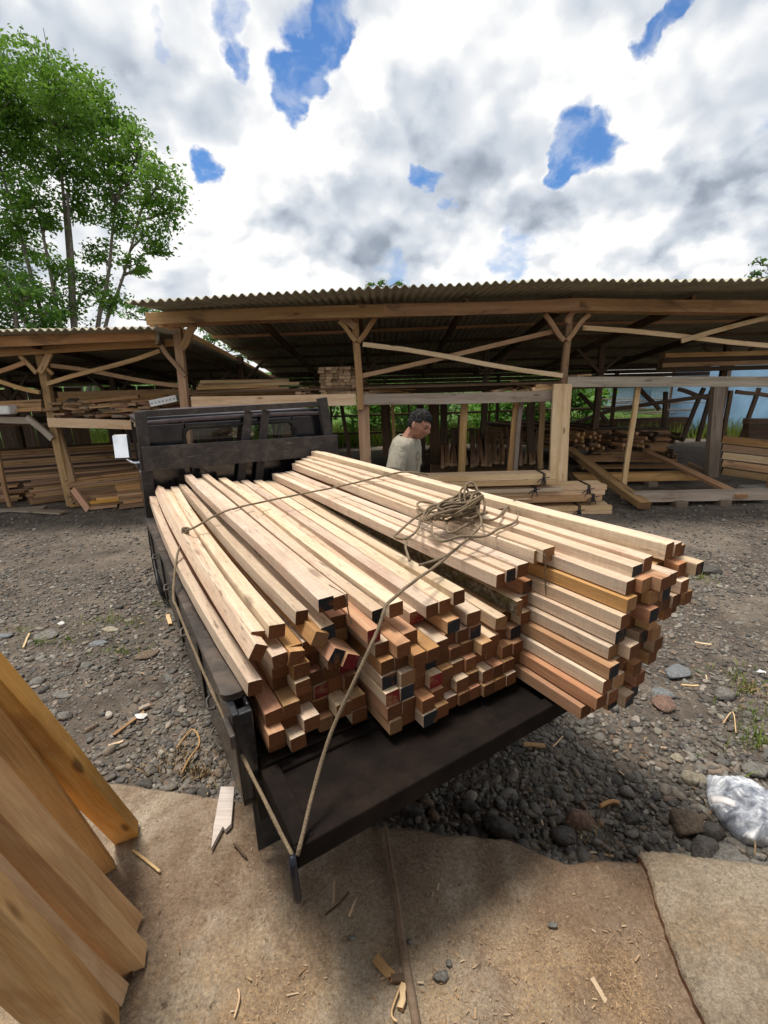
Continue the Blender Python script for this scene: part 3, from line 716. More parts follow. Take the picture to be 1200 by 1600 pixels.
# a last course bedded between the topmost timbers, towards the cab
for k in range(len(top_info) - 1):
    (vr0, zr0, vf0, zf0, w0), (vr1, zr1, vf1, zf1, w1) = top_info[k], top_info[k + 1]
    gap = vf1 - vf0 - w0
    if gap > .022 and k < 16:
        n_ = 1 if gap < .085 else 2
        for q_ in range(n_):
            wv = min(.056, gap / n_ - .002)
            vf = vf0 + w0 + .001 + q_ * gap / n_; gr = vr1 - vr0 - w0
            vr = vr0 + w0 + max(.0, gr) * (q_ + .5) / n_ - .01
            load_piece((random.uniform(.25, .55), vr, min(zr0, zr1) + .040), (UF - random.uniform(0, .1), vf, min(zf0, zf1) + .05 - .012 * (q_ + 1)), wv, .048, f"slim timber bedded in the {ORD[k + 1]} gap between the load's top timbers from its left" + (", second of two" if q_ else ""), 0, W_FRESH, None, warp=.003)
# loose ends tumbled at the left rear
LOOSE = [((.02, .205, 1.085), 28, "timber lying twisted under the bowed one at the load's left rear", E_PALE), ((-.02, .245, 1.03), 35, "black ended timber rolled on edge in the left rear hollow", E_BLACK),
         ((-.035, .285, 1.005), 30, "red ended timber rolled on edge in the left rear hollow", E_RED), ((.045, .13, 1.03), 15, "short brown timber tucked under the knotty one at left rear", E_FRESH)]
for (a, rl, lab, e) in LOOSE:
    load_piece(a, (UF, a[1] - .05, a[2] + .0), .052, .05, lab, math.radians(rl), W_RED, e)
# the longer pile on the right of the bed, overhanging the tailgate
nr = 10
RTOP = [((471, 716), (989, 886), (1006, 874), "near top edge timber of the long overhanging pile", E_BLACK, .052), ((479, 713), (1007, 873), (1021, 867), "second top timber of the long overhanging pile", E_FRESH, .052)]
for (fp, rp, rr, lab, e, h) in RTOP:
    a = onu(fp[0], fp[1], UF); r0 = onu(rp[0], rp[1], -.42); r1 = onu(rr[0], rr[1], -.42)
    load_piece(r0, a, max(.05, r1[1] - r0[1]), h, lab, 0, W_FRESH, e)
    rz = r0[2]
a = onu(486, 705, UF); r0 = onu(1041, 851, -.42); r1 = onu(1052, 847, -.42)
load_piece(r0, a, .058, .062, "big raised timber running the whole length of the load's top", 0, W_FRESH, E_FRESH)
load_piece((-.42, r0[1] + .066, r0[2] - .012), (UF, a[1] + .066, a[2] - .012), .05, .05, "timber along the far side of the big raised one", 0, W_FRESH, E_FRESH)
load_piece((-.41, r0[1] + .120, r0[2] - .035), (UF, a[1] + .118, a[2] - .035), .045, .05, "outermost top timber on the truck's far side", 0, W_RED, E_FRESH)
ztop = rz - .052 - .002; hstep = (ztop - .712) / 9
for row in range(9):
    z1 = .712 + hstep * (row + 1)
    v0 = .985 + .0215 * row + random.uniform(-.005, .005); f0 = 1.00 + .022 * row
    ncol = 5 if row < 2 else 6 if row < 5 else 7
    vr = v0
    for colk in range(ncol):
        w_ = random.uniform(.052, .058)
        if colk == 0: ur = [-.43, -.47, -.465, -.475, -.44, -.445, -.455, -.45, -.435][row] + random.uniform(-.006, .006)
        else: ur = -.435 + random.uniform(-.05, .035)
        mt = (W_FRESH if row in (2, 4, 5, 6, 8) else W_RED) if colk == 0 else (W_RED if random.random() < .5 else W_FRESH)
        lab = f"square timber in the long overhanging pile, {ORD[row + 1]} layer from the bottom, {ORD[colk + 1]} from left"
        load_piece((ur, vr, z1), (UF, f0 + colk * .056 - .03, z1), w_, hstep - .003 - random.uniform(0, .003), lab, 0, mt, E_BLACK if random.random() < .15 else E_FRESH if random.random() < .8 else E_PALE, warp=.003)
        vr += w_ + .003

# ------------------------------------------------------------------ the sheds
FY = 7.0
def roof_mat():
    m, t = mat_new("old fibre cement sheet")
    co = t.new('ShaderNodeTexCoord').outputs['Object']
    n = t.noise(co, 2.5, 7.0, .65, .4); f = t.noise(co, 40.0, 4.0, .7)
    col = t.ramp(n, [(.3, (.30, .275, .205)), (.5, (.43, .40, .305)), (.7, (.54, .51, .40))])
    col = t.mix(t.mrange(f, .55, .7, 0, .5), col, (.13, .13, .07))
    finish(t, col, .9, f, .003, .6, spec=.15); return m
ROOF = roof_mat()
def interp(x, P):
    if x <= P[0][0]: return P[0][1]
    for a, b in zip(P[:-1], P[1:]):
        if x <= b[0]: return a[1] + (b[1] - a[1]) * (x - a[0]) / (b[0] - a[0])
    return P[-1][1]
def corrugated(name, parent, x0, x1, y0, y1, zfun, pitch=.106, amp=.019, thick=.007):
    nx = int((x1 - x0) / pitch * 8); ys = [y0, y0 + .02] + [y0 + (y1 - y0) * k / 10 for k in range(1, 11)]
    V = []; Fc = []
    for y in ys:
        t = (y - y0) / (y1 - y0)
        for i in range(nx + 1):
            x = x0 + (x1 - x0) * i / nx
            sag = .010 * mnoise.noise((x * .9, y * .5, 3))
            sheet = .006 * ((int((x - x0) / .95)) % 2)
            V.append((x, y + (.05 * mnoise.noise((int((x - x0) / .95) * 3.7, 1, 1)) if y == ys[0] else 0), zfun(x, y) + amp * math.cos(2 * math.pi * (x - x0) / pitch) + sag + sheet))
    k = nx + 1
    for j in range(len(ys) - 1):
        for i in range(nx): Fc.append((j * k + i, j * k + i + 1, (j + 1) * k + i + 1, (j + 1) * k + i))
    o = np_mesh(name, V, Fc, ROOF, parent, smooth=True)
    so = o.modifiers.new('s', 'SOLIDIFY'); so.thickness = thick; so.offset = 0
    return o
def pp(px, py, y=FY):
    return ony(px, py, y)
def stick(name, a, b, w_, h_, mat, parent, up=(0, 0, 1), warp=.012, end=None, roll=0):
    return lumber(name, a, b, w_, h_, [mat, end or E_PLANK], parent, up, roll, warp, ch=.004)
YUP = (0, 1, 0)
shed = thing("timber_shed", "long open fronted timber shed with wavy corrugated roof behind the truck", "shed", (2.5, 9.5, 0))
ZF = [(-3.0, 2.84), (-1.5, 2.885), (-.26, 2.925), (2.2, 2.96), (4.6, 2.905), (10, 2.87)]
zf = lambda x: interp(x, ZF)
ROOF_Y0, ROOF_Y1 = 5.85, 13.6
zb = lambda x: 2.13
def roof_z(x, y):
    if y < 7.3: return zf(x) + .075 * (y - ROOF_Y0) / (7.3 - ROOF_Y0)
    t = (y - 7.3) / (ROOF_Y1 - 7.3); return (zf(x) + .075) * (1 - t) + zb(x) * t
corrugated("roof", shed, -2.98, 9.5, ROOF_Y0, ROOF_Y1, roof_z)
# fascia timber under the eave, in three lengths
for (a, b) in (((228, 491), (600, 478)), ((600, 477), (905, 468)), ((905, 468), (1290, 473))):
    pa, pb = pp(*a, 6.66), pp(*b, 6.66); dz = Vector((0, 0, -.06))
    stick("eave_beam", pa + dz, pb + dz, .05, .155, W_BEAM, shed, warp=.02)
for (a, b) in (((235, 508), (560, 494)), ((560, 492), (890, 483)), ((890, 483), (1290, 487))):
    stick("wall_plate", pp(*a, 6.98), pp(*b, 6.98), .07, .10, W_BEAM, shed, warp=.015)
# rafters running back under the sheets, purlins across
for x in (-3.05, -1.7, -.28, 1.2, 2.65, 4.3, 6.0):
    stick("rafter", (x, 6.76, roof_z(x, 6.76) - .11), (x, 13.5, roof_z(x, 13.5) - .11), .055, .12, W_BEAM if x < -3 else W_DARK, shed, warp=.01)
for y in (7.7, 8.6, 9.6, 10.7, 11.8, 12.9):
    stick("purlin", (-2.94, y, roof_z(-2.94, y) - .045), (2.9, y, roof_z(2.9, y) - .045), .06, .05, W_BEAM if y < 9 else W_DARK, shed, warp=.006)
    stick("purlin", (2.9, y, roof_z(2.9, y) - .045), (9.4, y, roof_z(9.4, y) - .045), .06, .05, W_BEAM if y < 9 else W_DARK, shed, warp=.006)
# front posts
def post(a, b, w_, h_, mat, y=FY, parent=shed, name="post", yb=None):
    return stick(name, pp(*a, y), pp(*b, yb or y), w_, h_, mat, parent, up=YUP, warp=.01)
post((277, 512), (305, 797), .115, .09, W_POST)
post((554, 492), (563, 640), .10, .08, W_POST); 
stick("post", pp(568, 612, FY + .10), onz(572, 792, 0) + Vector((0, .1, 0)), .17, .075, W_POST, shed, up=YUP)
post((890, 484), (880, 603), .085, .08, W_POST)
stick("wide_post", pp(879, 600, FY - .08), onz(869, 790, .0), .27, .055, W_YEL, shed, up=YUP, warp=.006, end=E_PALE)
for x in (6.1, 9.2): stick("post", (x, FY, 0), (x, FY, 2.85), .11, .09, W_POST, shed, up=YUP)
stick("post", (6.9, 8.5, 2.35), pp(1114, 752, 8.5), .20, .12, W_GREY, shed, up=YUP) if False else stick("post", pp(1122, 600, 8.5), pp(1111, 748, 8.5), .20, .12, W_GREY, shed, up=YUP)
# knee braces at the post heads
for (a, b, w_) in (((252, 540), (290, 588), .06), ((303, 508), (283, 545), .10),
                   ((523, 484), (556, 512), .10), ((530, 502), (556, 533), .06), ((587, 496), (560, 534), .07),
                   ((851, 491), (881, 532), .065), ((921, 491), (886, 532), .065), ((899, 478), (886, 505), .09)):
    stick("brace", pp(*a, FY - .07), pp(*b, FY - .07), w_, .045, W_POST, shed, up=YUP)
for (a, b, dy) in (((567, 538), (879, 587), -.03), ((566, 587), (864, 518), .035), ((910, 512), (1290, 545), -.03), ((1064, 533), (1290, 470), -.09)):
    stick("cross_brace", pp(*a, FY + dy - .03), pp(*b, FY + dy - .03), .065, .03, W_YEL if dy < 0 else W_POST, shed, up=YUP, warp=.02)
# deck bearers and deck
stick("deck_beam", pp(300, 629, 6.99), pp(556, 624, 6.99), .05, .17, W_YEL, shed, warp=.01)
stick("deck_beam", pp(565, 624, 7.01), pp(869, 618, 7.01), .05, .16, W_GREY, shed, warp=.015)
stick("deck_beam", pp(886, 597, 6.94), pp(1290, 597, 6.94), .05, .145, W_GREY, shed, warp=.015)
for k in range(9):
    y = 7.12 + k * .29
    stick("deck_board", (-2.8, y, 1.79 + .01 * (k % 2)), (2.62, y, 1.80 + .01 * (k % 2)), .27, .03, W_DARK, shed, warp=.004)
# inner rows of posts with braces
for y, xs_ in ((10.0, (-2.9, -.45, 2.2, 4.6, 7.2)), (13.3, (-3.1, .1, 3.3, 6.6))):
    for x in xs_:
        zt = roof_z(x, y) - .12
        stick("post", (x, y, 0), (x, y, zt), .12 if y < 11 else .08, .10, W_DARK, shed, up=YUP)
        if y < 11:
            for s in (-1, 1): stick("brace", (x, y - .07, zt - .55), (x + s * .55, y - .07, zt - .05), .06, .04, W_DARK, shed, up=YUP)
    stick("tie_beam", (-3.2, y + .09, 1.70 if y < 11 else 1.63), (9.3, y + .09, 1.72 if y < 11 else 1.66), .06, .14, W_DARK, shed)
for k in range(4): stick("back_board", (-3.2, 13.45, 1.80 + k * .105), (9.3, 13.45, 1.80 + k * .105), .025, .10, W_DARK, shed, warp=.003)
# boarded partition and props seen under the deck
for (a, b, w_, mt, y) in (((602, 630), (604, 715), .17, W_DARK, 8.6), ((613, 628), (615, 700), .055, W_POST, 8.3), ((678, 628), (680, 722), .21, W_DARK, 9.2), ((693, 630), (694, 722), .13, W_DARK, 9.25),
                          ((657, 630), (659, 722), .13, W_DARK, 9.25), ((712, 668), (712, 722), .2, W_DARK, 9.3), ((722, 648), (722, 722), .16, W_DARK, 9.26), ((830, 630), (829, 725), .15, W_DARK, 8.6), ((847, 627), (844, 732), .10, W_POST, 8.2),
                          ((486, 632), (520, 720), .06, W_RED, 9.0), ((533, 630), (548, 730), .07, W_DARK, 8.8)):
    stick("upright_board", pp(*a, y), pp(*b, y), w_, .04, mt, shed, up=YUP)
for (a, b, w_, mt, y) in (((727, 620), (719, 762), .11, W_POST, 7.25), ((807, 624), (793, 762), .085, W_BEAM, 7.3), ((816, 624), (802, 762), .065, W_GREY, 7.2), ((997, 603), (973, 782), .075, W_YEL, 7.1)):
    stick("prop", pp(*a, y), pp(*b, y), w_, .045, mt, shed, up=YUP)
# small lean-to frames of the yard behind, on the right
for (a, b) in (((958, 640), (1110, 618)), ((900, 660), (960, 640)), ((1000, 608), (1030, 640)), ((1040, 612), (1036, 690)), ((1100, 606), (1064, 690)), ((1186, 606), (1158, 690)), ((1060, 608), (1105, 622)), ((905, 615), (950, 660)), ((1150, 612), (1200, 618)), ((1142, 610), (1130, 690)), ((1090, 690), (1112, 610))):
    stick("back_frame", pp(*a, 12.4), pp(*b, 12.4), .10, .07, W_DARK, shed, up=YUP)

def low_z(y): return 2.61 if y < 7 else 2.61 + (2.0 - 2.61) * (y - 7) / 6.2
low = thing("timber_shed", "lower timber shed at left with long plank piles under its shelf", "shed", (-6, 9.5, 0))
zl = lambda x: interp(x, [(-12, 2.60), (-5, 2.635), (-3, 2.60)])
corrugated("roof", low, -12.5, -2.86, 6.3, 13.2, lambda x, y: low_z(y) + .01 * math.sin(x))
stick("eave_beam", pp(-260, 545, 6.72), pp(244, 523, 6.72), .05, .135, W_BEAM, low, warp=.02)
stick("eave_strut", pp(243, 504, 6.68), pp(246, 533, 6.68), .045, .03, W_GREY, low, up=YUP)
stick("wall_plate", pp(-260, 570, 7.05), pp(280, 535, 7.05), .06, .10, W_BEAM, low, warp=.015)
for x in (-3.12, -4.9, -6.8, -8.8, -11): stick("rafter", (x, 6.82, low_z(6.82) - .10), (x, 13.1, 1.91), .05, .10, W_DARK, low)
for y in (7.8, 9.2, 10.6, 12.0): stick("purlin", (-12.4, y, low_z(y) - .04), (-3.05, y, low_z(y) - .04), .06, .05, W_DARK, low, warp=.006)
stick("post", pp(62, 545, 7.2), onz(112, 790, .03), .115, .09, W_POST, low, up=YUP)
stick("post", pp(86, 660, 7.32), pp(112, 752, 7.32), .14, .06, W_POST, low, up=YUP)
stick("post", pp(-6, 690, 7.5), onz(16, 792, .0), .06, .05, W_POST, low, up=YUP)
for x in (-7.6, -10.5): stick("post", (x, 7.2, 0), (x, 7.2, 2.5), .115, .09, W_POST, low, up=YUP)
for (a, b, w_) in (((31, 556), (57, 583), .06), ((82, 543), (62, 582), .09), ((-10, 583), (40, 566), .06), ((-30, 588), (62, 613), .06), ((80, 571), (288, 604), .06), ((73, 600), (250, 548), .06), ((72, 572), (82, 585), .05)):
    stick("brace", pp(*a, 7.1), pp(*b, 7.06), w_, .035, W_POST, low, up=YUP, warp=.015)
stick("deck_beam", pp(76, 660, 7.1), pp(292, 668, 7.02), .05, .14, W_YEL, low, warp=.012)
stick("deck_beam", pp(-260, 650, 7.2), pp(48, 657, 7.2), .05, .10, W_GREY, low, warp=.012)
stick("brace", pp(42, 652, 7.16), pp(82, 686, 7.16), .09, .05, W_GREY, low, up=YUP)
LZ = pp(150, 660, 7.2).z
for k in range(8):
    y = 7.42 + k * .29; stick("deck_board", (-12.3, y, LZ), (-2.95, y, LZ - .02), .27, .03, W_DARK, low, warp=.004)
for y, xs_ in ((10.0, (-3.6, -5.6, -7.8, -10.5)), (13.0, (-3.4, -5.0, -7, -9.5))):
    for x in xs_:
        stick("post", (x, y, 0), (x, y, low_z(y) - .1), .11, .10, W_DARK, low, up=YUP)
        for s in (-1, 1): stick("brace", (x, y - .07, low_z(y) - .65), (x + s * .5, y - .07, low_z(y) - .12), .06, .04, W_DARK, low, up=YUP)
for k in range(18):
    if k in (9,): continue
    stick("back_board", (-12.4 + k * .50, 12.95, 0), (-12.4 + k * .50, 12.95, 1.95), .47, .025, W_DARK, low, up=YUP, warp=.003)

# ------------------------------------------------------------------ planks and timbers stored in the sheds
def pile(base, d, L, rows, cols, th, wd, mat, label, group, jit=.05, jl=.3, side=None, name="plank", skew=.01, rise=0.0, gap=.003, lean=0.0, cat="plank", ends=None, skip=.0, shared=False):
    d = Vector(d).normalized(); side = Vector(side) if side else Vector((-d.y, d.x, 0)).normalized()
    base = Vector(base)
    for r in range(rows):
        for c_ in range(cols):
            if random.random() < skip and r > rows * .6: continue
            j = d * random.uniform(-jit, jit) + side * random.uniform(-.012, .012) * (2 if jit > .05 else 1)
            p0 = base + side * (c_ + .5) * wd + side * lean * r + Vector((0, 0, (r + .5) * th)) + j
            p1 = p0 + d * (L - random.uniform(0, jl)) + side * random.uniform(-skew, skew) * L * .6 + Vector((0, 0, rise * L))
            m_ = mat if not isinstance(mat, (list, tuple)) else random.choice(mat)
            o = lumber(name, p0, p1, wd - gap, th - gap * random.uniform(.3, 1.4), [m_, ends or E_PLANK], warp=.004, seg=3)
            if shared: lab = label
            else: lab = label + (f", {ORD[r + 1]} from the bottom" if rows > 1 else "") + (f" in {ORD[c_ + 1]} row" if cols > 1 else "")
            tag(o, lab, cat, group)
G0 = "planks piled under the left shed"
pile(onz(114, 793, .02), (.84, .54, 0), 2.6, 13, 2, .036, .22, [W_PLANK, W_PLANK, W_BEAM, W_POST], "plank piled between left post and truck", G0, .05)
pile(onz(50, 789, .02), (.80, .60, 0), 1.6, 10, 2, .036, .2, [W_PLANK, W_PLANK, W_POST], "plank piled left of the leaning post", G0, .08)
pile(Vector((-7.05, 8.0, .02)), (.93, .36, 0), 2.6, 20, 2, .042, .24, [W_PLANK, W_BEAM, W_PLANK, W_DARK], "plank in the tall dark far left pile", G0, .05)
pile(onz(-60, 792, .02), (.9, .4, 0), 1.0, 8, 1, .035, .2, [W_PLANK], "plank in the low pile at the left picture edge", G0, .06)
pile(onz(146, 796, .02), (.93, .36, 0), .62, 5, 1, .045, .2, [W_RED, W_ORG, W_PLANK], "short reddish board in front of the left plank pile", G0, .08)
pile(onz(190, 796, .02), (.9, .43, 0), .9, 9, 1, .042, .22, [W_PLANK, W_RED, W_POST], "board in the small pile beside the truck's front wheel", G0, .04)
for (a, b, lab) in (((-30, 800), (70, 793), "grey plank lying flat on the ground below the left piles"), ((10, 796), (100, 801), "broken plank lying in front of the left shed post")):
    tag(lumber("plank", onz(*a, .03), onz(*b, .03), .16, .03, [W_GREY, E_PLANK]), lab, "plank", G0)
tag(lumber("board", pp(114, 764, 7.2), onz(138, 797, .02), .10, .03, [W_RED, E_PLANK], up=YUP), "short reddish board leaning at the foot of the left post", "board")
for (i, (a, b, y, h)) in enumerate((((84, 640), (300, 630), 8.0, .14), ((90, 628), (262, 622), 8.05, .12), ((92, 618), (300, 612), 8.1, .12))):
    tag(lumber("plank", pp(*a, y), pp(*b, y), .05, h, [W_BEAM, E_PLANK]), ["lowest", "middle", "topmost"][i] + " of the long boards on edge behind the left shelf's jumble", "plank", "boards on the left shelf")
for k in range(90):
    px, py = random.uniform(80, 236), random.uniform(627, 652); y = random.uniform(7.1, 7.5)
    c_ = pp(px, py, y); a = random.uniform(.15, 3.0); L = random.uniform(.25, .7)
    d = Vector((math.cos(a), abs(math.sin(a)), random.uniform(-.12, .12)))
    tag(lumber("offcut_board", c_, c_ + d * L, random.uniform(.08, .20), random.uniform(.022, .045), [random.choice((W_PLANK, W_GREY, W_POST, W_PLANK)), E_PLANK], seg=2), "short rough board end jumbled on the left shed's shelf", "board", "board ends on the left shelf")
for k in range(6):
    y = 7.25 + .05 * k; tag(lumber("plank", pp(-90 + 8 * k, 647 - 3.2 * k, y), pp(70, 640 - 3 * k, y), .16, .028, [random.choice((W_PLANK, W_POST, W_BEAM)), E_PLANK]), f"long board on the shelf at the far left, {ORD[k + 1]} from the bottom", "plank", "boards at the far left shelf")
# white foam tray lying on the jumble
tr = MB(); a_ = pp(240, 632, 7.15); q = Matrix.Rotation(-.18, 4, 'Y') @ Matrix.Rotation(.1, 4, 'Z'); q.translation = pp(259, 626, 7.2)
tr.box((-.20, -.12, -.05), (.20, .12, .045), 0, q)
for k in range(7): tr.box((-.185 + k * .055, -.1225, -.02), (-.15 + k * .055, -.1201, .01), 1, q)
tag(tr.build("foam_tray", [WHITE, STEEL], bevel=.008), "white foam tray lying on the board ends above the truck's cab", "tray")
bag = MB(); q = Matrix.Translation(pp(8, 640, 7.15)); bag.box((-.13, -.1, -.07), (.13, .1, .06), 0, q)
tag(bag.build("plastic_box", WHITE, bevel=.03), "white plastic box on the shelf at the far left", "box")
# shelf between the second and third posts
G1 = "timbers on the shelf above the cab"
for k in range(5):
    a, b = pp(302 + 3 * k, 617 - 5 * k, 7.12 + .1 * (k % 2)), pp(468 - 16 * (k % 3), 611 - 4 * k, 7.3)
    tag(lumber("plank", a, b, .10, .045, [random.choice((W_PLANK, W_POST)), E_PLANK]), f"long plank on the shelf above the truck cab, {ORD[k + 1]} from the bottom", "plank", G1)
for k in range(2): tag(lumber("plank", pp(360, 620 - 4 * k, 7.35), pp(552, 616 - 4 * k, 7.35), .12, .035, [W_BEAM, E_PLANK]), ("lower" if k == 0 else "upper") + " long brown plank lying behind the square pile of ends", "plank", G1)
b0 = pp(501, 617, 6.99)
for r in range(9):
    for c_ in range(6):
        if r == 8 and c_ in (5,): continue
        w_ = .088; x = b0.x + (c_ + .5) * .092 + random.uniform(-.006, .006) - (.02 if r % 3 == 1 else 0); z = b0.z + .02 + r * .0435
        if r > 5 and c_ == 5: continue
        y0 = 6.99 + random.uniform(-.03, .06)
        tag(lumber("sawn_batten", (x, y0, z), (x + .1, y0 + 2.0, z), w_, .040, [W_POST, E_PLANK], seg=2), f"batten end in the square pile by the third post, {ORD[r + 1]} course, {ORD[c_ + 1]} across", "batten", "battens piled beside the third post")
for k in range(8):
    p = pp(468 + 5.5 * (k % 5) + random.uniform(-2, 2), 617 - 6 * (k // 5) - random.uniform(0, 5), 7.0 + .03 * k)
    tag(lumber("sawn_batten", p, p + Vector((random.uniform(-.3, .5), 1.2, 0)), .085, .04, [random.choice((W_POST, W_RED)), E_PLANK], seg=2), "loose batten end tumbled left of the square batten pile", "batten", "loose battens beside the square pile")
for k in range(8):
    a = pp(566 + random.uniform(0, 10), 618 - 1.9 * k, 7.1 + .04 * (k % 3)); b = pp(random.uniform(600, 650), 616 - random.uniform(0, 9), 7.4)
    tag(lumber("thin_board", a, b, .10, .014, [random.choice((W_ORG, W_YEL)), E_PALE]), f"thin orange board on the shelf behind the third post, {ORD[k + 1]} from bottom", "board", "thin boards behind the third post")
tag(lumber("plank", pp(610, 611, 7.7), pp(868, 603, 7.7), .22, .06, [W_DARK, E_PLANK]), "long dark plank lying at the back of the middle shelf", "plank")
for k, (a, b) in enumerate((((770, 613), (800, 606)), ((802, 612), (810, 604)), ((814, 613), (822, 606)), ((822, 612), (842, 600)), ((846, 613), (800, 596)), ((836, 604), (874, 598)), ((830, 608), (872, 605)))):
    tag(lumber("stick", pp(*a, 7.0), pp(*b, 7.6 if k < 5 else 7.1), .06, .05, [random.choice((W_POST, W_YEL)), E_PALE]), f"short stick end on the middle shelf, {ORD[k + 1]} counting towards the wide post", "stick", "sticks on the middle shelf")
for k in range(4):
    tag(lumber("plank", (5.6, 9.6 - .02 * k, 1.98 + .09 * k), (10.5, 9.4, 1.98 + .09 * k), .2, .085, [W_BEAM if k % 2 else W_DARK, E_PLANK]), f"long dark plank high at the right under the roof, {ORD[k + 1]} from below", "plank", "planks under the roof at right")
tag(lumber("plank", pp(893, 588, 7.3), pp(915, 586, 7.5), .2, .03, [W_POST, E_PLANK]), "small board end on top of the long grey shelf beam", "board")
# long strips lying away from us under the middle shelf
for k in range(26):
    x = 1.05 + k * .066 + random.uniform(-.015, .015)
    tag(lumber("timber_strip", (x, 8.1 + random.uniform(-.1, .1), .42 + random.uniform(-.02, .02)), (x * 1.30 + random.uniform(-.10, .08), 10.6, .80 + random.uniform(-.03, .02)), .056, .05, [W_PLANK, E_PLANK], seg=3, warp=.015), f"brown timber strip leaning in the row behind the tied bundles, {ORD[k + 1] if k < 22 else ['twenty-third','twenty-fourth','twenty-fifth','twenty-sixth'][k - 22]} from left", "timber", "timber strips behind the tied bundles")
sb = [lumber("sleeper", (.9, y, .2), (3.0, y, .2), .18, .36, [W_DARK, E_PLANK]) for y in (8.5, 10.2)]
tag(sb[0], "dark bearer under the near end of the leaning timber strips", "sleeper"); tag(sb[1], "dark bearer under the far end of the leaning timber strips", "sleeper")
for k in range(7):
    a = onz(650 + 9 * k, 748, .02); tag(lumber("offcut_board", a + Vector((0, 1.2, .3)), a + Vector((random.uniform(-.2, .3), 2.2, .42 + .03 * k)), .08, .03, [W_PLANK, E_PLANK], seg=2), "loose board among the scraps behind the man", "board", "loose boards behind the man")
# poles stacked on sleepers on the right
G2 = "poles lying on the sleepers at right"
for r in range(5):
    for c_ in range(16):
        x = 3.85 + c_ * .155 + random.uniform(-.03, .03); z = .42 + r * .085 + random.uniform(-.02, .02) - (.25 * max(0, c_ - 9) / 7 if r < 2 else .10 * max(0, c_ - 9) / 7); y = 9.6 + random.uniform(-.25, .2)
        mb = MB(); pts = [(x + .03 * math.sin(t * 9 + c_) - 1.1 * t, y + 3.0 * t, z + .01 * math.sin(t * 5 + r)) for t in (0, .25, .5, .75, 1)]
        mb.tube(pts, [random.uniform(.032, .045)] * 5, 7)
        o = mb.build("wood_pole", W_DARK if random.random() < .45 or c_ > 10 else W_BEAM, smooth=False); tag(o, f"dark reddish pole in the heap right of the wide post, {ORD[r + 1]} layer up, {ORD[c_ + 1]} across", "pole", G2)
for (a, b, w_, h_, z, mt, lab) in (((905, 716), (1055, 714), .16, .14, .17, W_BEAM, "farthest brown sleeper, just below the pole heap"), ((893, 746), (1088, 743), .18, .14, .15, W_BEAM, "middle brown sleeper on the shed floor at right"), ((985, 776), (1198, 772), .2, .13, .13, W_GREY, "nearest grey sleeper at the shed's edge on right"), ((905, 730), (1062, 728), .3, .04, .10, W_POST, "flat board lying between two sleepers on right")):
    tag(lumber("sleeper", onz(*a, z), onz(*b, z), w_, h_, [mt, E_PLANK], warp=.01), lab, "sleeper")
for (px, py, lab) in ((1062, 789, "small brown block under the middle of the nearest grey sleeper"), (1130, 787, "small stone under the right half of the nearest grey sleeper"), (1018, 758, "pale stone block under the middle brown sleeper"), (925, 757, "small block under the left end of the middle brown sleeper")):
    p = onz(px, py, .02); mb = MB(); mb.box((p.x - .09, p.y - .06, -.02), (p.x + .09, p.y + .12, .085)); o = tag(mb.build("support_block", BLOCK, bevel=.02), lab, "block", "blocks under the sleepers")
tag(lumber("beam", pp(888, 702, 9.0), Vector(onz(1008, 790, .09)), .17, .10, [W_BEAM, E_PALE], warp=.01), "heavy squared beam slanting down to the gravel beside the tied bundles", "beam")
tag(lumber("beam", pp(882, 735, 8.3), pp(915, 772, 7.2), .12, .08, [W_DARK, E_PLANK]), "short dark beam end lying left of the heavy slanting beam", "beam")
tag(lumber("plank", pp(1010, 706, 9.4), Vector(onz(1160, 776, .14)), .15, .05, [W_RED, E_PALE], warp=.015), "long reddish plank slanting across the sleepers at right", "plank")
tag(lumber("plank", pp(1075, 724, 9.0), pp(1102, 736, 8.6), .07, .06, [W_POST, E_PALE]), "small squared stub below the plank pile at right", "stub")
pile(Vector((6.0, 9.55, .1)), (-.96, .28, 0), 1.6, 17, 2, .042, .2, [W_PLANK, W_BEAM, W_DARK], "plank piled left of the grey post at right", "planks left of the grey post", .06, side=(.28, .96, 0))
bb = pp(1126, 741, 8.2)
for r in range(5):
    tag(lumber("squared_beam", pp(1128, 735 - 12.2 * r, 8.0), pp(1290, 759 - 14.2 * r, 7.3), .16, .118, [(W_POST, W_BEAM, W_YEL, W_POST, W_BEAM)[r], E_PALE], warp=.006), f"long squared beam in the pile at the far right, {ORD[r + 1]} from the bottom", "beam", "beams piled at far right")
for r in range(5): tag(lumber("squared_beam", pp(1165, 690 - 8 * r, 10.2), pp(1330, 690 - 8 * r, 10.0), .2, .11, [W_DARK, E_PLANK]), f"dark plank in the shaded pile behind the far right beams, {ORD[r + 1]} from below", "plank", "dark planks at far right")
gs = MB(); p = onz(1190, 775, 0); gs.box((p.x - .2, p.y - .3, -.05), (p.x + 1.2, p.y + .3, .13)); tag(gs.build("concrete_block", CONC, bevel=.05), "grey concrete block at the shed's edge at the far right", "block")
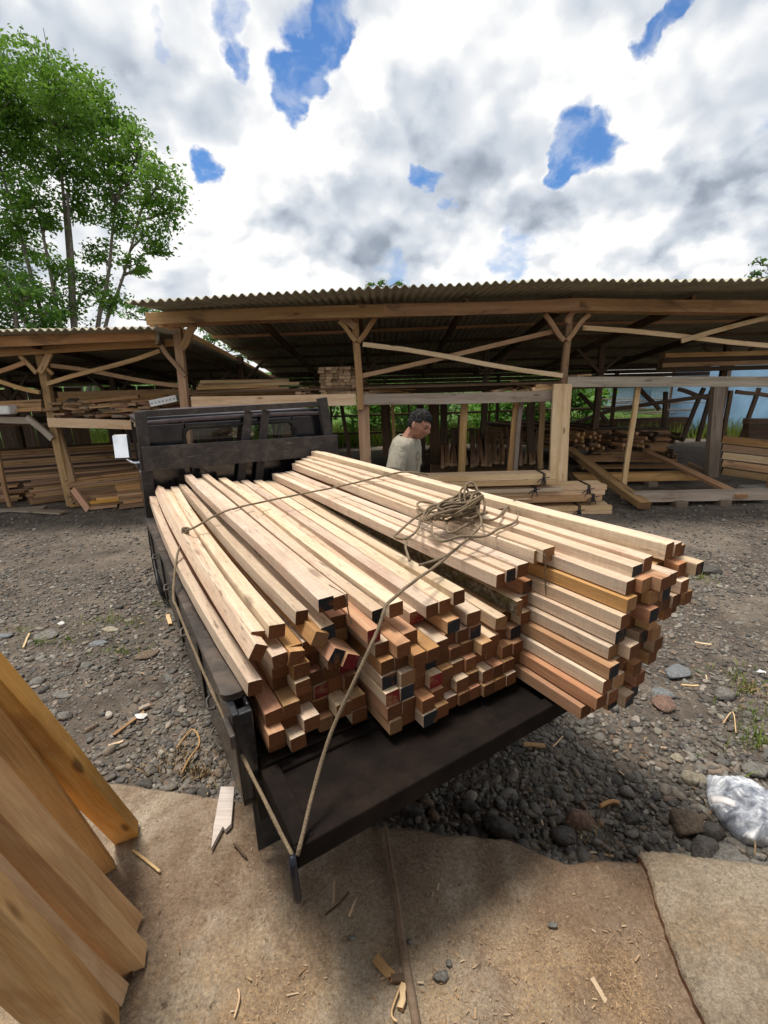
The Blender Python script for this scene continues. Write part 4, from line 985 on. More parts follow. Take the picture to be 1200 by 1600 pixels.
# tied bundles of new battens beside the truck
def bundle(right, y, n_r, n_c, w_, h_, L, label, ties, mat=W_YEL):
    p = pp(*right, y); t = thing("timber_bundle", label, "timber bundle", (p.x - L / 2, y, 0), "tied bundles of new battens")
    H_ = n_r * h_
    for r in range(n_r):
        for c_ in range(n_c):
            j = random.uniform(-.05, .0); z = p.z + (r + .5) * h_; yy = y + (c_ + .5) * w_
            lumber("batten", (p.x - L + j, yy, z), (p.x + j, yy, z), w_ - .004, h_ - .003, [mat if random.random() < .8 else W_FRESH, E_PALE], t, warp=.003, seg=3)
    for tx in ties:
        tp = pp(tx, right[1], y).x; m_ = MB()
        for dx in (0, .022):
            m_.box((tp + dx - .007, y - .006, p.z - .004), (tp + dx + .007, y - .001, p.z + H_ + .004)); m_.box((tp + dx - .007, y - .006, p.z + H_ + .0045), (tp + dx + .007, y + n_c * w_ + .006, p.z + H_ + .008))
        c0 = Vector((tp, y - .012, p.z + H_ * .6))
        for (ex, ez) in ((-.09, -.05), (.08, .02), (-.05, -.11), (.04, -.09)): m_.tube([c0, c0 + Vector((ex * .5, -.02, ez * .3 + .01)), c0 + Vector((ex, -.012, ez))], .006, 5)
        m_.build("tie", STRAP, t)
    return t
bundle((957, 806), 6.25, 2, 5, .075, .075, 2.6, "lowest tied bundle of pale battens on the gravel beside the load", (903,))
bundle((944, 783), 6.27, 1, 5, .075, .10, 2.5, "brownish tied batten bundle, second up from the gravel", (925,), W_RED)
bundle((949, 773), 6.3, 2, 5, .07, .07, 2.6, "pale batten bundle with a black band under the top short one", (918,))
bundle((880, 768), 6.22, 1, 4, .075, .055, 2.3, "thin batten bundle directly under the topmost one", (835,), W_FRESH)
bundle((869, 757), 6.2, 2, 4, .08, .075, 2.4, "topmost bundle of pale battens tied with a black bow", (848,))

# ------------------------------------------------------------------ trees and shrubs
def leaf_cloud(name, centres, radii, n_each, size, mat, parent, flat=.75, droop=.25, aspect=.5):
    Cs = []
    for c_, r in zip(centres, radii):
        k = int(n_each * (r ** 2)); 
        if k < 40: k = 40
        # leaves gather in twig clusters, thinner toward the middle
        nc = max(4, k // 34); d = rng.normal(size=(nc, 3)); d /= np.linalg.norm(d, axis=1)[:, None]
        rad = r * (rng.random(nc) ** .42)
        cc = np.array(c_) + d * rad[:, None] * np.array([1, 1, flat])
        idx = rng.integers(0, nc, k); Cs.append(cc[idx] + rng.normal(size=(k, 3)) * np.array([.21, .21, .11]) * min(1.0, r * 1.1 + .12))
    C_ = np.concatenate(Cs); N = len(C_)
    nrm = rng.normal(size=(N, 3)) * .75 + np.array([0, 0, 1.0]); nrm /= np.linalg.norm(nrm, axis=1)[:, None]
    a = rng.normal(size=(N, 3)); a[:, 2] -= droop; a -= nrm * (a * nrm).sum(1)[:, None]; a /= np.linalg.norm(a, axis=1)[:, None]
    b = np.cross(nrm, a); s = size * (.6 + .8 * rng.random(N))[:, None]
    P0 = C_ - a * s * .5; P2 = C_ + a * s * .5 - nrm * s * .08; P1 = C_ + b * s * aspect * .5 + nrm * s * .06; P3 = C_ - b * s * aspect * .5 + nrm * s * .06
    V = np.stack([P0, P1, P2, P3], 1).reshape(-1, 3); Fc = np.arange(4 * N).reshape(-1, 4)
    return np_mesh(name, V, Fc, mat, parent)
def limb(mb, a, b, r0, r1, wob=.12, n=7, k=6):
    a = Vector(a); b = Vector(b); L = (b - a).length; P = []
    ph = random.uniform(0, 9)
    for i in range(n + 1):
        t = i / n; p = a.lerp(b, t); w_ = wob * L * math.sin(math.pi * t)
        P.append(p + Vector((mnoise.noise((t * 2 + ph, 1, 0)), mnoise.noise((t * 2 + ph, 5, 0)), mnoise.noise((t * 2 + ph, 9, 0)) + .25)) * w_)
    mb.tube(P, [r0 + (r1 - r0) * i / n for i in range(n + 1)], k); return P
def tree(label, base, forks, blobs_, n_each, lsize, mat, trunk_r=.25, group=None, name="broadleaf_tree", flat=.75, twigs=6):
    t = thing(name, label, "tree", base, group)
    mb = MB(); base = Vector(base); tops = []
    for (f, r0, r1) in forks:
        P = limb(mb, base + Vector((random.uniform(-.1, .1), 0, 0)), f, r0, r1, .06, 9, 8); tops.append(P)
    for c_, r in blobs_:
        c_ = Vector(c_)
        P = min(tops, key=lambda P: min((q - c_).length + 1.2 * max(0, q.z - c_.z + .3) for q in P[3:])); q = min(P[3:], key=lambda q: (q - c_).length + 1.2 * max(0, q.z - c_.z + .3))
        Q = limb(mb, q, c_, max(.03, trunk_r * .22), .025, .16, 6, 6)
        for k in range(twigs):
            d = Vector((random.gauss(0, 1), random.gauss(0, 1), random.gauss(.2, .7))).normalized() * r * random.uniform(.5, .95)
            limb(mb, Q[random.randint(3, 6)], c_ + d, .022, .008, .12, 4, 4)
    mb.build("trunk", TRUNK, t, smooth=True)
    leaf_cloud("crown", [c_ for c_, r in blobs_], [r for c_, r in blobs_], n_each, lsize, mat, t, flat)
    return t
TY = 18.0
BIG = [(25, 125, 62), (85, 130, 55), (-60, 180, 85), (130, 150, 42), (50, 190, 60), (120, 205, 50), (172, 190, 36), (0, 235, 62), (90, 260, 48), (160, 250, 46), (215, 245, 38), (245, 290, 40), (185, 300, 40),
       (262, 335, 30), (130, 320, 34), (35, 310, 40), (232, 365, 30), (245, 395, 16), (195, 350, 28), (-70, 330, 80), (20, 385, 45), (70, 345, 24), (160, 400, 26), (205, 415, 20), (90, 420, 26), (140, 455, 32), (45, 450, 34), (175, 470, 24), (100, 490, 34), (-60, 450, 70), (222, 425, 13), (20, 350, 24)]
bl = []
for (px, py, r) in BIG:
    y = TY + random.uniform(-1.6, 1.6); bl.append((pp(px, py, y), r * y / 745.0))
fk = [(pp(105, 300, 18.0), .17, .04), (pp(180, 320, 18.2), .13, .035), (pp(60, 330, 17.6), .12, .035), (pp(215, 350, 17.5), .10, .03), (pp(0, 260, 18.4), .12, .035), (pp(90, 200, 18.2), .15, .03), (pp(-60, 300, 18.5), .12, .035)]
tree("tall spreading leafy tree with pale forked trunk behind the left shed", (pp(112, 600, TY).x, TY, 0), fk, bl, 1250, .15, LEAF_A, .22)
bl = [(pp(px, py, 15.5 + random.uniform(-.5, .5)), r * 15.5 / 745) for (px, py, r) in ((10, 440, 40), (45, 465, 34), (75, 490, 26), (-30, 470, 50), (20, 495, 40), (60, 510, 30))]
tree("darker low tree behind the left shed's roof, below the tall one", (pp(20, 600, 15.5).x, 15.5, 0), [(pp(25, 480, 15.5), .14, .04), (pp(-20, 470, 15.5), .12, .04)], bl, 650, .17, LEAF_B, .15)
bl = [(pp(px, py, 22 + random.uniform(-.5, .5)), r * 22 / 745) for (px, py, r) in ((200, 488, 18), (225, 478, 16), (245, 492, 20), (300, 500, 26), (340, 530, 26), (380, 545, 22), (420, 560, 24), (270, 510, 22))]
tree("thin pale tree seen in the gap between the two shed roofs", (pp(290, 600, 22).x, 22, 0), [(pp(230, 485, 22), .1, .03), (pp(330, 525, 22), .1, .03)], bl, 800, .16, LEAF_D, .12, twigs=4)
bl = [(pp(px, py, 26), r * 26 / 745) for (px, py, r) in ((575, 446, 8), (598, 442, 9), (622, 443, 10), (600, 452, 14), (634, 450, 8), (610, 470, 20))]
tree("distant tree whose tip shows above the middle of the long roof", (pp(605, 600, 26).x, 26, 0), [(pp(605, 450, 26), .12, .03)], bl, 300, .2, LEAF_B, .12)
bl = [(pp(px, py, 24), r * 24 / 745) for (px, py, r) in ((1180, 410, 10), (1200, 420, 14), (1172, 428, 10), (1195, 436, 12), (1225, 415, 16), (1240, 440, 20))]
tree("sparse tree tip rising over the roof at the far right", (pp(1205, 600, 24).x, 24, 0), [(pp(1205, 415, 24), .12, .03)], bl, 150, .17, LEAF_B, .12)
def shrub(x, y, r, h, mat, label, n=700, ls=.16, name="shrub"):
    t = thing(name, label, "shrub", (x, y, 0), "shrubs behind the sheds"); mb = MB(); cs = []; rs = []
    for k in range(7):
        a = random.uniform(0, 6.28); e = Vector((x + math.cos(a) * r * random.uniform(.1, .8), y + math.sin(a) * r * .6, h * random.uniform(.35, 1.0)))
        limb(mb, (x, y, 0), e, .03, .01, .1, 4, 5); cs.append(e); rs.append(r * random.uniform(.35, .6))
    mb.build("stem", TRUNK, t); leaf_cloud("foliage", cs, rs, n, ls, mat, t, .9)
SH = [(-6.2, 15.0, 1.3, 1.6, LEAF_B, "dark shrub seen under the left shed's shelf"), (-3.9, 15.5, 1.3, 1.9, LEAF_C, "bright shrub behind the truck's mirror"), (-1.9, 15.0, 1.3, 2.2, LEAF_C, "bright green shrub seen just right of the truck's headboard"),
      (-.4, 16.0, 1.4, 2.3, LEAF_A, "leafy shrub seen between the third post and the man"), (.9, 15.2, 1.2, 2.0, LEAF_C, "light green shrub behind the man's head"), (2.1, 16.2, 1.5, 2.0, LEAF_D, "pale shrub seen right of the light prop"),
      (3.4, 15.0, 1.1, 1.4, LEAF_C, "low bright shrub behind the timber strips"), (4.6, 15.6, 1.2, 2.1, LEAF_A, "shrub seen between the two props and the wide post"), (5.6, 15.0, 1.1, 1.8, LEAF_B, "dark leafy shrub just left of the wide post"), (6.9, 16.4, 1.3, 1.6, LEAF_A, "green shrub seen right of the wide pale post"),
      (-8.5, 16, 1.6, 2.1, LEAF_B, "dark shrub behind the far left shed")]
for a in SH: shrub(*a)
for k, (x, y, s, lab) in enumerate(((4.2, 14.4, 1.0, "broad leafed plant behind the two leaning props"), (6.3, 14.3, .9, "broad leafed plant seen beside the wide pale post"), (-.9, 14.4, .9, "broad leafed plant behind the third post's foot"))):
    t = thing("banana_plant", lab, "plant", (x, y, 0)); V = []; Fc = []
    for j in range(9):
        a = j * .7 + k; n0 = len(V); L = random.uniform(.8, 1.2) * s
        for i in range(7):
            tt = i / 6; w_ = .16 * s * math.sin(math.pi * min(1, tt * .95 + .05)) + .01
            c_ = Vector((x + math.cos(a) * L * tt * .8, y + math.sin(a) * L * tt * .8, .5 * s + .35 * s * (j % 3) + L * (tt * .9 - tt * tt * .75)))
            sd_ = Vector((-math.sin(a), math.cos(a), .1)); V += [c_ - sd_ * w_ + Vector((0, 0, .03)), c_, c_ + sd_ * w_ + Vector((0, 0, .03))]
        for i in range(6):
            for q_ in (0, 1): Fc.append((n0 + i * 3 + q_, n0 + i * 3 + q_ + 1, n0 + (i + 1) * 3 + q_ + 1, n0 + (i + 1) * 3 + q_))
    mb = MB(); mb.tube([(x, y, 0), (x, y, .9 * s)], [.06, .04], 7); mb.build("stem", LEAF_D, t); mesh_obj("leaves", V, Fc, LEAF_C, t, smooth=True)
# grass and weeds on the bank behind the sheds (one uncountable mass)
def grass_mass(name, n, xr, yr, h, mat, z=0.0, lab=None):
    x = rng.uniform(*xr, n); y = rng.uniform(*yr, n); a = rng.uniform(0, 6.28, n); hh = h * rng.uniform(.5, 1.2, n); zz = np.array([z(q, p) if callable(z) else z for q, p in zip(x, y)])
    b = np.stack([x, y, zz], 1); s = np.stack([np.cos(a), np.sin(a), 0 * a], 1) * (.012 + .05 * h) * .5
    lean = rng.normal(size=(n, 3)) * .3; lean[:, 2] = 1
    top = b + lean * hh[:, None]; V = np.stack([b - s, b + s, top], 1).reshape(-1, 3)
    o = np_mesh(name, V, np.arange(3 * n).reshape(-1, 3), mat); tag(o, lab, "grass" if lab else None, kind='stuff'); return o
grass_mass("grass", 26000, (-12, 14), (13.9, 19), .55, GRASS)
def bank_mat():
    m, t = mat_new("green bank"); co = t.new('ShaderNodeTexCoord').outputs['Object']
    n = t.noise(co, 3.0, 7.0, .7); finish(t, t.ramp(n, [(.3, (.02, .05, .01)), (.5, (.06, .13, .025)), (.72, (.15, .24, .06))]), .9, n, .1); return m
xsb = [-60 + 3 * i for i in range(41)]; V = [(x, 17 + 1.4 * j, min(2.6, .42 * j) + (.25 * mnoise.noise((x * .3, j, 0)) if j else -.05)) for j in range(12) for x in xsb]; nx = len(xsb)
tag(np_mesh("bank_terrain", V, [(j * nx + i, j * nx + i + 1, (j + 1) * nx + i + 1, (j + 1) * nx + i) for j in range(11) for i in range(nx - 1)], bank_mat(), smooth=True), kind='structure')
# fence of dark rails behind the shed
fn = thing("rail_fence", "dark rail fence crossing the greenery behind the shed", "fence", (1, 13.75, 0))
for k, px in enumerate((455, 520, 640, 762, 870)):
    p = pp(px, 700, 13.75); stick("fence_post", (p.x, 13.75, 0), (p.x, 13.75, 1.7 if k % 2 else 1.45), .06, .05, W_DARK, fn, up=YUP)
for z in (.45, .95): stick("rail", (pp(440, 700, 13.75).x, 13.70, z), (pp(950, 700, 13.75).x, 13.70, z + .05), .04, .06, W_DARK, fn)
# blue tarpaulin wall and small pale house beyond the right end
tp = thing("tarpaulin_wall", "pale blue tarpaulin wall on dark poles behind the shed at right", "tarpaulin", (9, 14.6, 0))
V = []; nx_, nz_ = 60, 14; xa, xb = pp(1040, 650, 14.6).x, pp(1400, 650, 14.6).x
for j in range(nz_ + 1):
    for i in range(nx_ + 1):
        x = xa + (xb - xa) * i / nx_; z = .05 + 2.2 * j / nz_
        V.append((x, 14.6 + .05 * mnoise.noise((x * 2, z * 1.2, 0)) + .03 * math.sin(x * 3.1 + z), z))
to = np_mesh("sheet", V, [(j * (nx_ + 1) + i, j * (nx_ + 1) + i + 1, (j + 1) * (nx_ + 1) + i + 1, (j + 1) * (nx_ + 1) + i) for j in range(nz_) for i in range(nx_)], TAR, tp, smooth=True)
so = to.modifiers.new('s', 'SOLIDIFY'); so.thickness = .006
for x in (xa, xa + 1.7, xa + 3.6, xb): stick("pole", (x, 14.5, 0), (x, 14.5, 2.3), .06, .06, W_DARK, tp, up=YUP)
hs = thing("small_house", "small pale house with a white roof seen through the shed at right", "house", (8, 19, 0))
a, b = pp(955, 650, 19).x, pp(1075, 650, 19).x
m_ = MB(); m_.box((a, 19, 0), (b, 22, 1.7)); m_.build("wall", plain("pale house wall", (.35, .45, .55), .8), hs)
m_ = MB(); V = [(a - .3, 18.6, 1.62), (b + .3, 18.6, 1.62), (b + .3, 20.5, 2.3), (a - .3, 20.5, 2.3), (a - .3, 22.4, 1.62), (b + .3, 22.4, 1.62)]; m_.add(V, [(0, 1, 2, 3), (3, 2, 5, 4)])
ro = m_.build("roof", WHITE, hs); so = ro.modifiers.new('s', 'SOLIDIFY'); so.thickness = .05
m_ = MB(); m_.box((a + .8, 18.97, .7), (a + 1.5, 18.998, 1.35)); m_.build("window", GLASS, hs)
for k in range(22):
    x = pp(925, 650, 13.9).x + random.uniform(0, 2.4); z = .75 + .04 * (k % 11) + .3 * (k // 11) * .3
    tag(lumber("slab_stick", (x, 14.2 + random.uniform(-.2, .2), z), (x + random.uniform(1.0, 1.6), 14.5 + random.uniform(-.2, .2), z + random.uniform(-.05, .05)), .05, .03, [W_GREY, E_PLANK], seg=2), "pale stick in the stacked sticks seen behind the pole heap", "stick", "pale sticks behind the pole heap")
for k in range(3):
    tag(lumber("sleeper", (pp(920, 650, 13.9).x + .2, 14.2 + .2 * k, .25 * k), (pp(920, 650, 13.9).x + 3.2, 14.3, .25 * k + .02), .2, .24, [W_DARK, E_PLANK], seg=2), f"dark bearer under the pale sticks behind the pole heap, {ORD[k + 1]} from the ground", "sleeper")

# ------------------------------------------------------------------ gravel, stones, scraps
def ico():
    import bmesh
    out = []
    for sub in (1, 2, 3):
        bm = bmesh.new(); bmesh.ops.create_icosphere(bm, subdivisions=sub, radius=1.0)
        out.append((np.array([v.co[:] for v in bm.verts]), np.array([[v.index for v in f.verts] for f in bm.faces]))); bm.free()
    return out
ICO = ico()
def stone_mat(name, dark=False):
    m, t = mat_new(name); co = t.new('ShaderNodeTexCoord').outputs['Object']
    r = t.new('ShaderNodeNewGeometry').outputs['Random Per Island']; r2 = t.math('FRACT', t.math('MULTIPLY', r, 13.7))
    n = t.noise(co, 60.0, 5.0, .65)
    c_ = t.ramp(r, [(0, (.060, .056, .053)), (.3, (.115, .108, .098)), (.55, (.175, .162, .142)), (.78, (.25, .23, .195)), (.93, (.17, .118, .085)), (1, (.40, .37, .32))])
    c_ = t.mix(t.mrange(t.noise(co, 7.0, 4.0, .6), .45, .65, 0, .45), c_, (.12, .098, .078))
    c_ = t.mix(1.0, c_, t.ramp(n, [(.25, (.62, .62, .62)), (.75, (1.25, 1.25, 1.25))]), 'MULTIPLY')
    finish(t, c_, t.mrange(r2, 0, 1, .55, .9), n, .004, 1.0, spec=.35); return m
STONE = stone_mat("grey river stone")
def scatter_stones(name, N, sampler, size, sub, flat=(.35, .7)):
    variants = []
    bv, bf = ICO[sub]
    for k in range(12):
        V = bv.copy(); o = rng.uniform(0, 50, 3)
        d = np.array([1 + .32 * mnoise.noise(tuple(v * 1.1 + o)) + .14 * mnoise.noise(tuple(v * 2.7 + o)) for v in V]); V = V * d[:, None]
        for q_ in range(6):   # a few flattened facets
            nn = rng.normal(size=3); nn /= np.linalg.norm(nn); h = V @ nn; lim = .45 + .3 * rng.random(); V = V - np.outer(np.maximum(0, h - lim), nn) * .85
        variants.append(V)
    nv, nf = len(bv), len(bf); VV = np.empty((N, nv, 3), np.float32); FF = np.empty((N, nf, 3), np.int32)
    for i in range(N):
        x, y = sampler(); s = size(x, y) if callable(size) else size
        a = rng.uniform(0, 6.28); ca, sa = math.cos(a), math.sin(a)
        sc = np.array([s * rng.uniform(.8, 1.35), s * rng.uniform(.65, 1.0), s * rng.uniform(*flat)])
        V = variants[i % 12] * sc; tl = rng.normal() * .25
        V = np.stack([V[:, 0] * ca - V[:, 1] * sa, V[:, 0] * sa + V[:, 1] * ca, V[:, 2] + V[:, 0] * tl * .4], 1)
        VV[i] = V + np.array([x, y, gz(x, y) + sc[2] * rng.uniform(.05, .55)]); FF[i] = bf + i * nv
    o = np_mesh(name, VV.reshape(-1, 3), FF.reshape(-1, 3), STONE, smooth=False); return tag(o, "loose grey gravel covering the yard", "gravel", kind='stuff')
def on_gravel(x, y):
    return y > edge_y(x) + .02
def samp_near():
    while True:
        y = 1.2 + 3.4 * rng.random() ** 1.25; x = rng.uniform(-1.0, 1.12) * (y * .88 + .55)
        if on_gravel(x, y) and (mnoise.noise((x * 1.1, y * 1.1, 21)) > -.28 or rng.random() < .35): return x, y
def sz_near(x, y):
    return float(np.clip(rng.lognormal(math.log(.0100), .50), .004, .034))
scatter_stones("gravel", 29000, samp_near, sz_near, 1)
def samp_edge():
    while True:
        x = rng.uniform(-1.6, 2.2); y = edge_y(x) + .03 + abs(rng.normal()) * .35
        if on_gravel(x, y): return x, y
scatter_stones("gravel", 2600, samp_edge, lambda x, y: float(np.clip(rng.lognormal(math.log(.015), .45), .007, .038)), 1)
def samp_far():
    while True:
        y = 3.6 + 3.6 * rng.random(); x = rng.uniform(-1, 1.1) * (y * .95 + .6)
        if mnoise.noise((x * .8, y * .8, 31)) > -.1 or rng.random() < .3: return x, y
scatter_stones("gravel", 13000, samp_far, lambda x, y: float(np.clip(rng.lognormal(math.log(.013), .45), .006, .035)) , 0)
def big_stone(px, py, wpx, label, col, flat=.6, asp=.75, rot=0.0):
    p = onz(px, py, .02); d = (p - Vector((0, 0, H))).length; s = wpx * d / F * (.42 if px > 500 else .34)
    bv, bf = ICO[2]; o = rng.uniform(0, 50, 3)
    V = np.array([v * (1 + .22 * mnoise.noise(tuple(v * 1.0 + o)) + .10 * mnoise.noise(tuple(v * 2.6 + o)) + .03 * mnoise.noise(tuple(v * 7 + o))) for v in bv])
    for q_ in range(11):
        nn = rng.normal(size=3); nn /= np.linalg.norm(nn); h = V @ nn; V = V - np.outer(np.maximum(0, h - .60), nn) * .9
    V = V * np.array([s, s * asp, s * flat]); ca, sa = math.cos(rot), math.sin(rot)
    V = np.stack([V[:, 0] * ca - V[:, 1] * sa, V[:, 0] * sa + V[:, 1] * ca, V[:, 2]], 1)
    m = SM.get(col)
    ob = np_mesh("stone", V, bf, m, smooth=True); ob.location = (p.x, p.y, gz(p.x, p.y) + s * flat * (.45 if px > 500 else .15))
    return tag(ob, label, "stone", "larger stones in the gravel")
SM = {'g': plain("grey stone", (.16, .152, .138), .85, nscale=70, namt=.55, dirt=(.10, .08, .062), bump=.006, dscale=9), 'd': plain("dark stone", (.075, .069, .064), .7, nscale=70, namt=.6, dirt=(.11, .09, .07), bump=.006, dscale=9),
      'r': plain("reddish stone", (.19, .115, .088), .85, nscale=70, namt=.55, dirt=(.10, .085, .07), bump=.006, dscale=9), 'b': plain("brown stone", (.15, .11, .078), .75, nscale=70, namt=.55, dirt=(.06, .05, .04), bump=.006, dscale=9),
      'u': plain("bluish stone", (.16, .17, .18), .75, nscale=70, namt=.45, dirt=(.11, .095, .08), bump=.005), 't': plain("tan stone", (.27, .24, .18), .85, nscale=50, namt=.35, bump=.006)}
for a in ((905, 1280, 54, "reddish brown rounded stone in front of the tailgate's right side", 'r', .7), (778, 1292, 62, "large dark stone against the slab edge under the tailgate", 'd', .7), (881, 1300, 44, "dark grey stone right of the large dark one at the slab edge", 'd', .7),
          (1072, 1288, 62, "big brown stone left of the plastic bag", 'b', .55), (1112, 1300, 46, "dark stone tucked under the plastic bag's left edge", 'd', .6), (1103, 1330, 56, "mossy dark stone below the brown one by the slab edge", 'd', .55), (1140, 1354, 82, "long flat grey stone along the broken slab's edge", 'g', .35),
          (1077, 1220, 34, "tan blocky stone just left of the plastic bag's tip", 't', .8), (1096, 1222, 28, "smaller tan stone touching the plastic bag's tip", 't', .7), (986, 1280, 34, "small dark stone between the reddish and the brown ones", 'd', .7), (875, 1240, 30, "squarish grey stone right of the tailgate", 'g', .7),
          (1038, 1103, 44, "flat topped reddish stone right of the overhanging pile", 'r', .5), (1056, 1050, 50, "grey flat stone beside the overhanging pile's end", 'u', .35), (1035, 1080, 40, "pale bluish flat stone above the reddish one", 'u', .3), (855, 1118, 52, "pale grey stone below the overhanging pile's lowest end", 'g', .5),
          (1085, 885, 30, "pinkish stone by the far end of the raised timber", 'r', .5), (1105, 893, 44, "dark flat stone at the edge of the far gravel patch", 'd', .35), (1135, 1085, 38, "grey stone in the middle of the right hand gravel", 'g', .5), (1060, 1186, 22, "small pale stone left of the bag among the gravel", 't', .6), (1180, 1205, 40, "grey stone behind the plastic bag", 'g', .5),
          (735, 1258, 34, "dark rounded stone under the tailgate's edge", 'd', .7), (640, 1262, 46, "black stone deep in the tailgate's shade", 'd', .6), (930, 1345, 30, "small brown stone close to the slab's front edge", 'b', .6), (1018, 1310, 26, "grey pebble by the slab edge left of the dark ones", 'g', .6), (955, 1105, 30, "grey angular stone right under the pile's lowest timbers", 'g', .6),
          (72, 990, 60, "long flat grey stone on the gravel at the left", 'g', .16), (155, 1004, 38, "dark bluish flat stone in the left gravel", 'u', .3), (232, 1022, 60, "wide flat brownish stone beside the truck's left side", 'b', .22), (172, 982, 40, "flat tan grey stone between the grass tufts", 't', .25), (58, 1066, 36, "grey stone beside the leaning boards", 'g', .5),
          (104, 1122, 34, "round grey stone right of the leaning boards", 'g', .6), (8, 992, 30, "grey stone at the left picture edge", 'u', .4), (225, 1222, 44, "dark flat stone at the slab edge left of the truck", 'd', .4), (135, 1040, 30, "grey stone in the left gravel below the bluish one", 'g', .45), (95, 1085, 40, "wide grey stone left of the curled bark strip", 'g', .35), (480, 1245, 40, "dark stone under the truck's rear corner", 'd', .6)):
    big_stone(*a, rot=random.uniform(-.4, .4))
# plastic bag on the stones at the right
def plastic_bag():
    m, t = mat_new("crumpled clear plastic"); co = t.new('ShaderNodeTexCoord').outputs['Object']
    n = t.noise(t.vmath('MULTIPLY', co, (1.0, 1.6, 1.0)), 13.0, 5.0, .7, 1.0); n_ = t.noise(co, 8.0, 3.0, .6, .6)
    f = t.math('ADD', t.math('MULTIPLY', n, .75), t.math('MULTIPLY', n_, .25))
    col = t.ramp(f, [(.33, (.17, .20, .27)), (.43, (.45, .50, .60)), (.52, (.68, .72, .80)), (.62, (.90, .92, .95))])
    sp = t.new('ShaderNodeSeparateXYZ', {0: co})
    d = t.new('ShaderNodeBsdfPrincipled', {'Base Color': col, 'Roughness': .14, 'Specular IOR Level': .9, 'Normal': t.new('ShaderNodeBump', {'Height': f, 'Distance': .012}).outputs[0]})
    tr = t.new('ShaderNodeBsdfTransparent', {'Color': (.8, .85, .95, 1)})
    mx = t.new('ShaderNodeMixShader', {0: t.mrange(f, .4, .7, .55, .97), 1: tr.outputs[0], 2: d.outputs[0]}); t.new('ShaderNodeOutputMaterial', {0: mx.outputs[0]})
    out = [(1101, 1216), (1112, 1219), (1140, 1222), (1170, 1232), (1200, 1248), (1240, 1262), (1262, 1290), (1240, 1316), (1200, 1318), (1170, 1312), (1148, 1298), (1125, 1272), (1108, 1252)]
    P = [onz(a, b, .05) for a, b in out]; cx = sum((p for p in P), Vector()) / len(P); rim = catmull(P + [P[0]], 10)[:-1]; nr_ = 26; V = []; Fc = []
    for j in range(nr_ + 1):
        s = j / nr_
        for p in rim:
            q_ = cx.lerp(p, s); z = .045 + .085 * (1 - s ** 2.2) ** .8
            q_ = Vector((q_.x, q_.y, z + gz(q_.x, q_.y))); k = .026 * (1 - s * .5)
            q_ += Vector((mnoise.noise(q_ * 10), mnoise.noise(q_ * 10 + Vector((9, 0, 0))), 1.1 - 2.2 * abs(mnoise.noise(q_ * 13)))) * k - Vector((0, 0, abs(mnoise.noise(q_ * 31 + Vector((4, 2, 0)))) * .020)); V.append(q_)
    n = len(rim)
    for j in range(nr_):
        for i in range(n): Fc.append((j * n + i, j * n + (i + 1) % n, (j + 1) * n + (i + 1) % n, (j + 1) * n + i))
    V2 = len(V)
    for i in range(n): V.append(Vector((rim[i].x, rim[i].y, .0)) * 1.0 + (cx - rim[i]) * .15 - Vector((0, 0, .03)))
    for i in range(n): Fc.append((nr_ * n + i, nr_ * n + (i + 1) % n, V2 + (i + 1) % n, V2 + i))
    V = [p - cx for p in V]
    o = mesh_obj("plastic_bag", V, Fc, m, smooth=True); o.location = cx
    tag(o, "crumpled bluish white plastic bag lying on the stones at right", "plastic bag")
    st_ = []
    A, B_, C_, D_ = onz(1108, 1244, .13), onz(1150, 1252, .155), onz(1148, 1261, .155), onz(1111, 1255, .125)
    V = [];
    for i in range(9):
        s = i / 8
        for k in range(3):
            t_ = k / 2; q_ = A.lerp(B_, s).lerp(D_.lerp(C_, s), t_); q_.z += .012 * math.sin(s * 3.1) + .004 * mnoise.noise(q_ * 40); V.append(q_ - cx)
    lb = mesh_obj("label_strip", V, [(i * 3 + k, i * 3 + k + 1, (i + 1) * 3 + k + 1, (i + 1) * 3 + k) for i in range(8) for k in range(2)], plain("white label strip with reddish rim", (.85, .78, .78), .3), None, smooth=True)
    lb.parent = o; so = lb.modifiers.new('s', 'SOLIDIFY'); so.thickness = .002
plastic_bag()
def scrap(name, pts, w_, h_, mat, label, cat, z=.015, group=None):
    P = [onz(a, b, z) for a, b in pts]; mb = MB()
    if len(P) == 2: o = lumber(name, P[0], P[1], w_, h_, [mat, E_PALE], warp=.003, seg=3, jag=w_ * .3)
    else:
        mb.tube(catmull(P, 4), [w_ * .5] * ((len(P) - 1) * 4 + 1), 6); o = mb.build(name, mat, smooth=True)
    return tag(o, label, cat, group)
# white pointed offcut at the slab's edge
q0 = [(345, 1229), (366, 1229), (361, 1287), (352, 1296), (348, 1291), (330, 1325), (334, 1290)]
V = [onz(a, b, SLAB_Z + .024) for a, b in q0]; n = len(V); V2 = [Vector((v.x, v.y, SLAB_Z + .004)) for v in V]; c0 = sum(V, Vector()) / n
o = mesh_obj("wood_offcut", [v - c0 for v in V + V2], [tuple(range(n)), tuple(range(2 * n - 1, n - 1, -1))] + [(i, i + n, (i + 1) % n + n, (i + 1) % n) for i in range(n)], wood("bleached offcut", [(.50, .43, .38), (.60, .53, .48), (.68, .62, .57)], var=.05, knots=0, stain_amt=.2)); o.location = c0
tag(o, "pale pointed offcut with a broken tip at the slab's edge", "wood offcut")
SZ = SLAB_Z + .012
mb = MB(); P = [onz(a, b, SLAB_Z + .016) for a, b in ((601, 1284), (606, 1320), (614, 1370), (622, 1420), (630, 1480), (640, 1540), (652, 1610), (664, 1680))]
mb.tube(catmull(P, 4), [.006 + .007 * min(1, i / 18) for i in range(29)], 8); tag(mb.build("branch", W_STICK, smooth=True), "long thin grey stick lying on the slab towards the viewer", "stick")
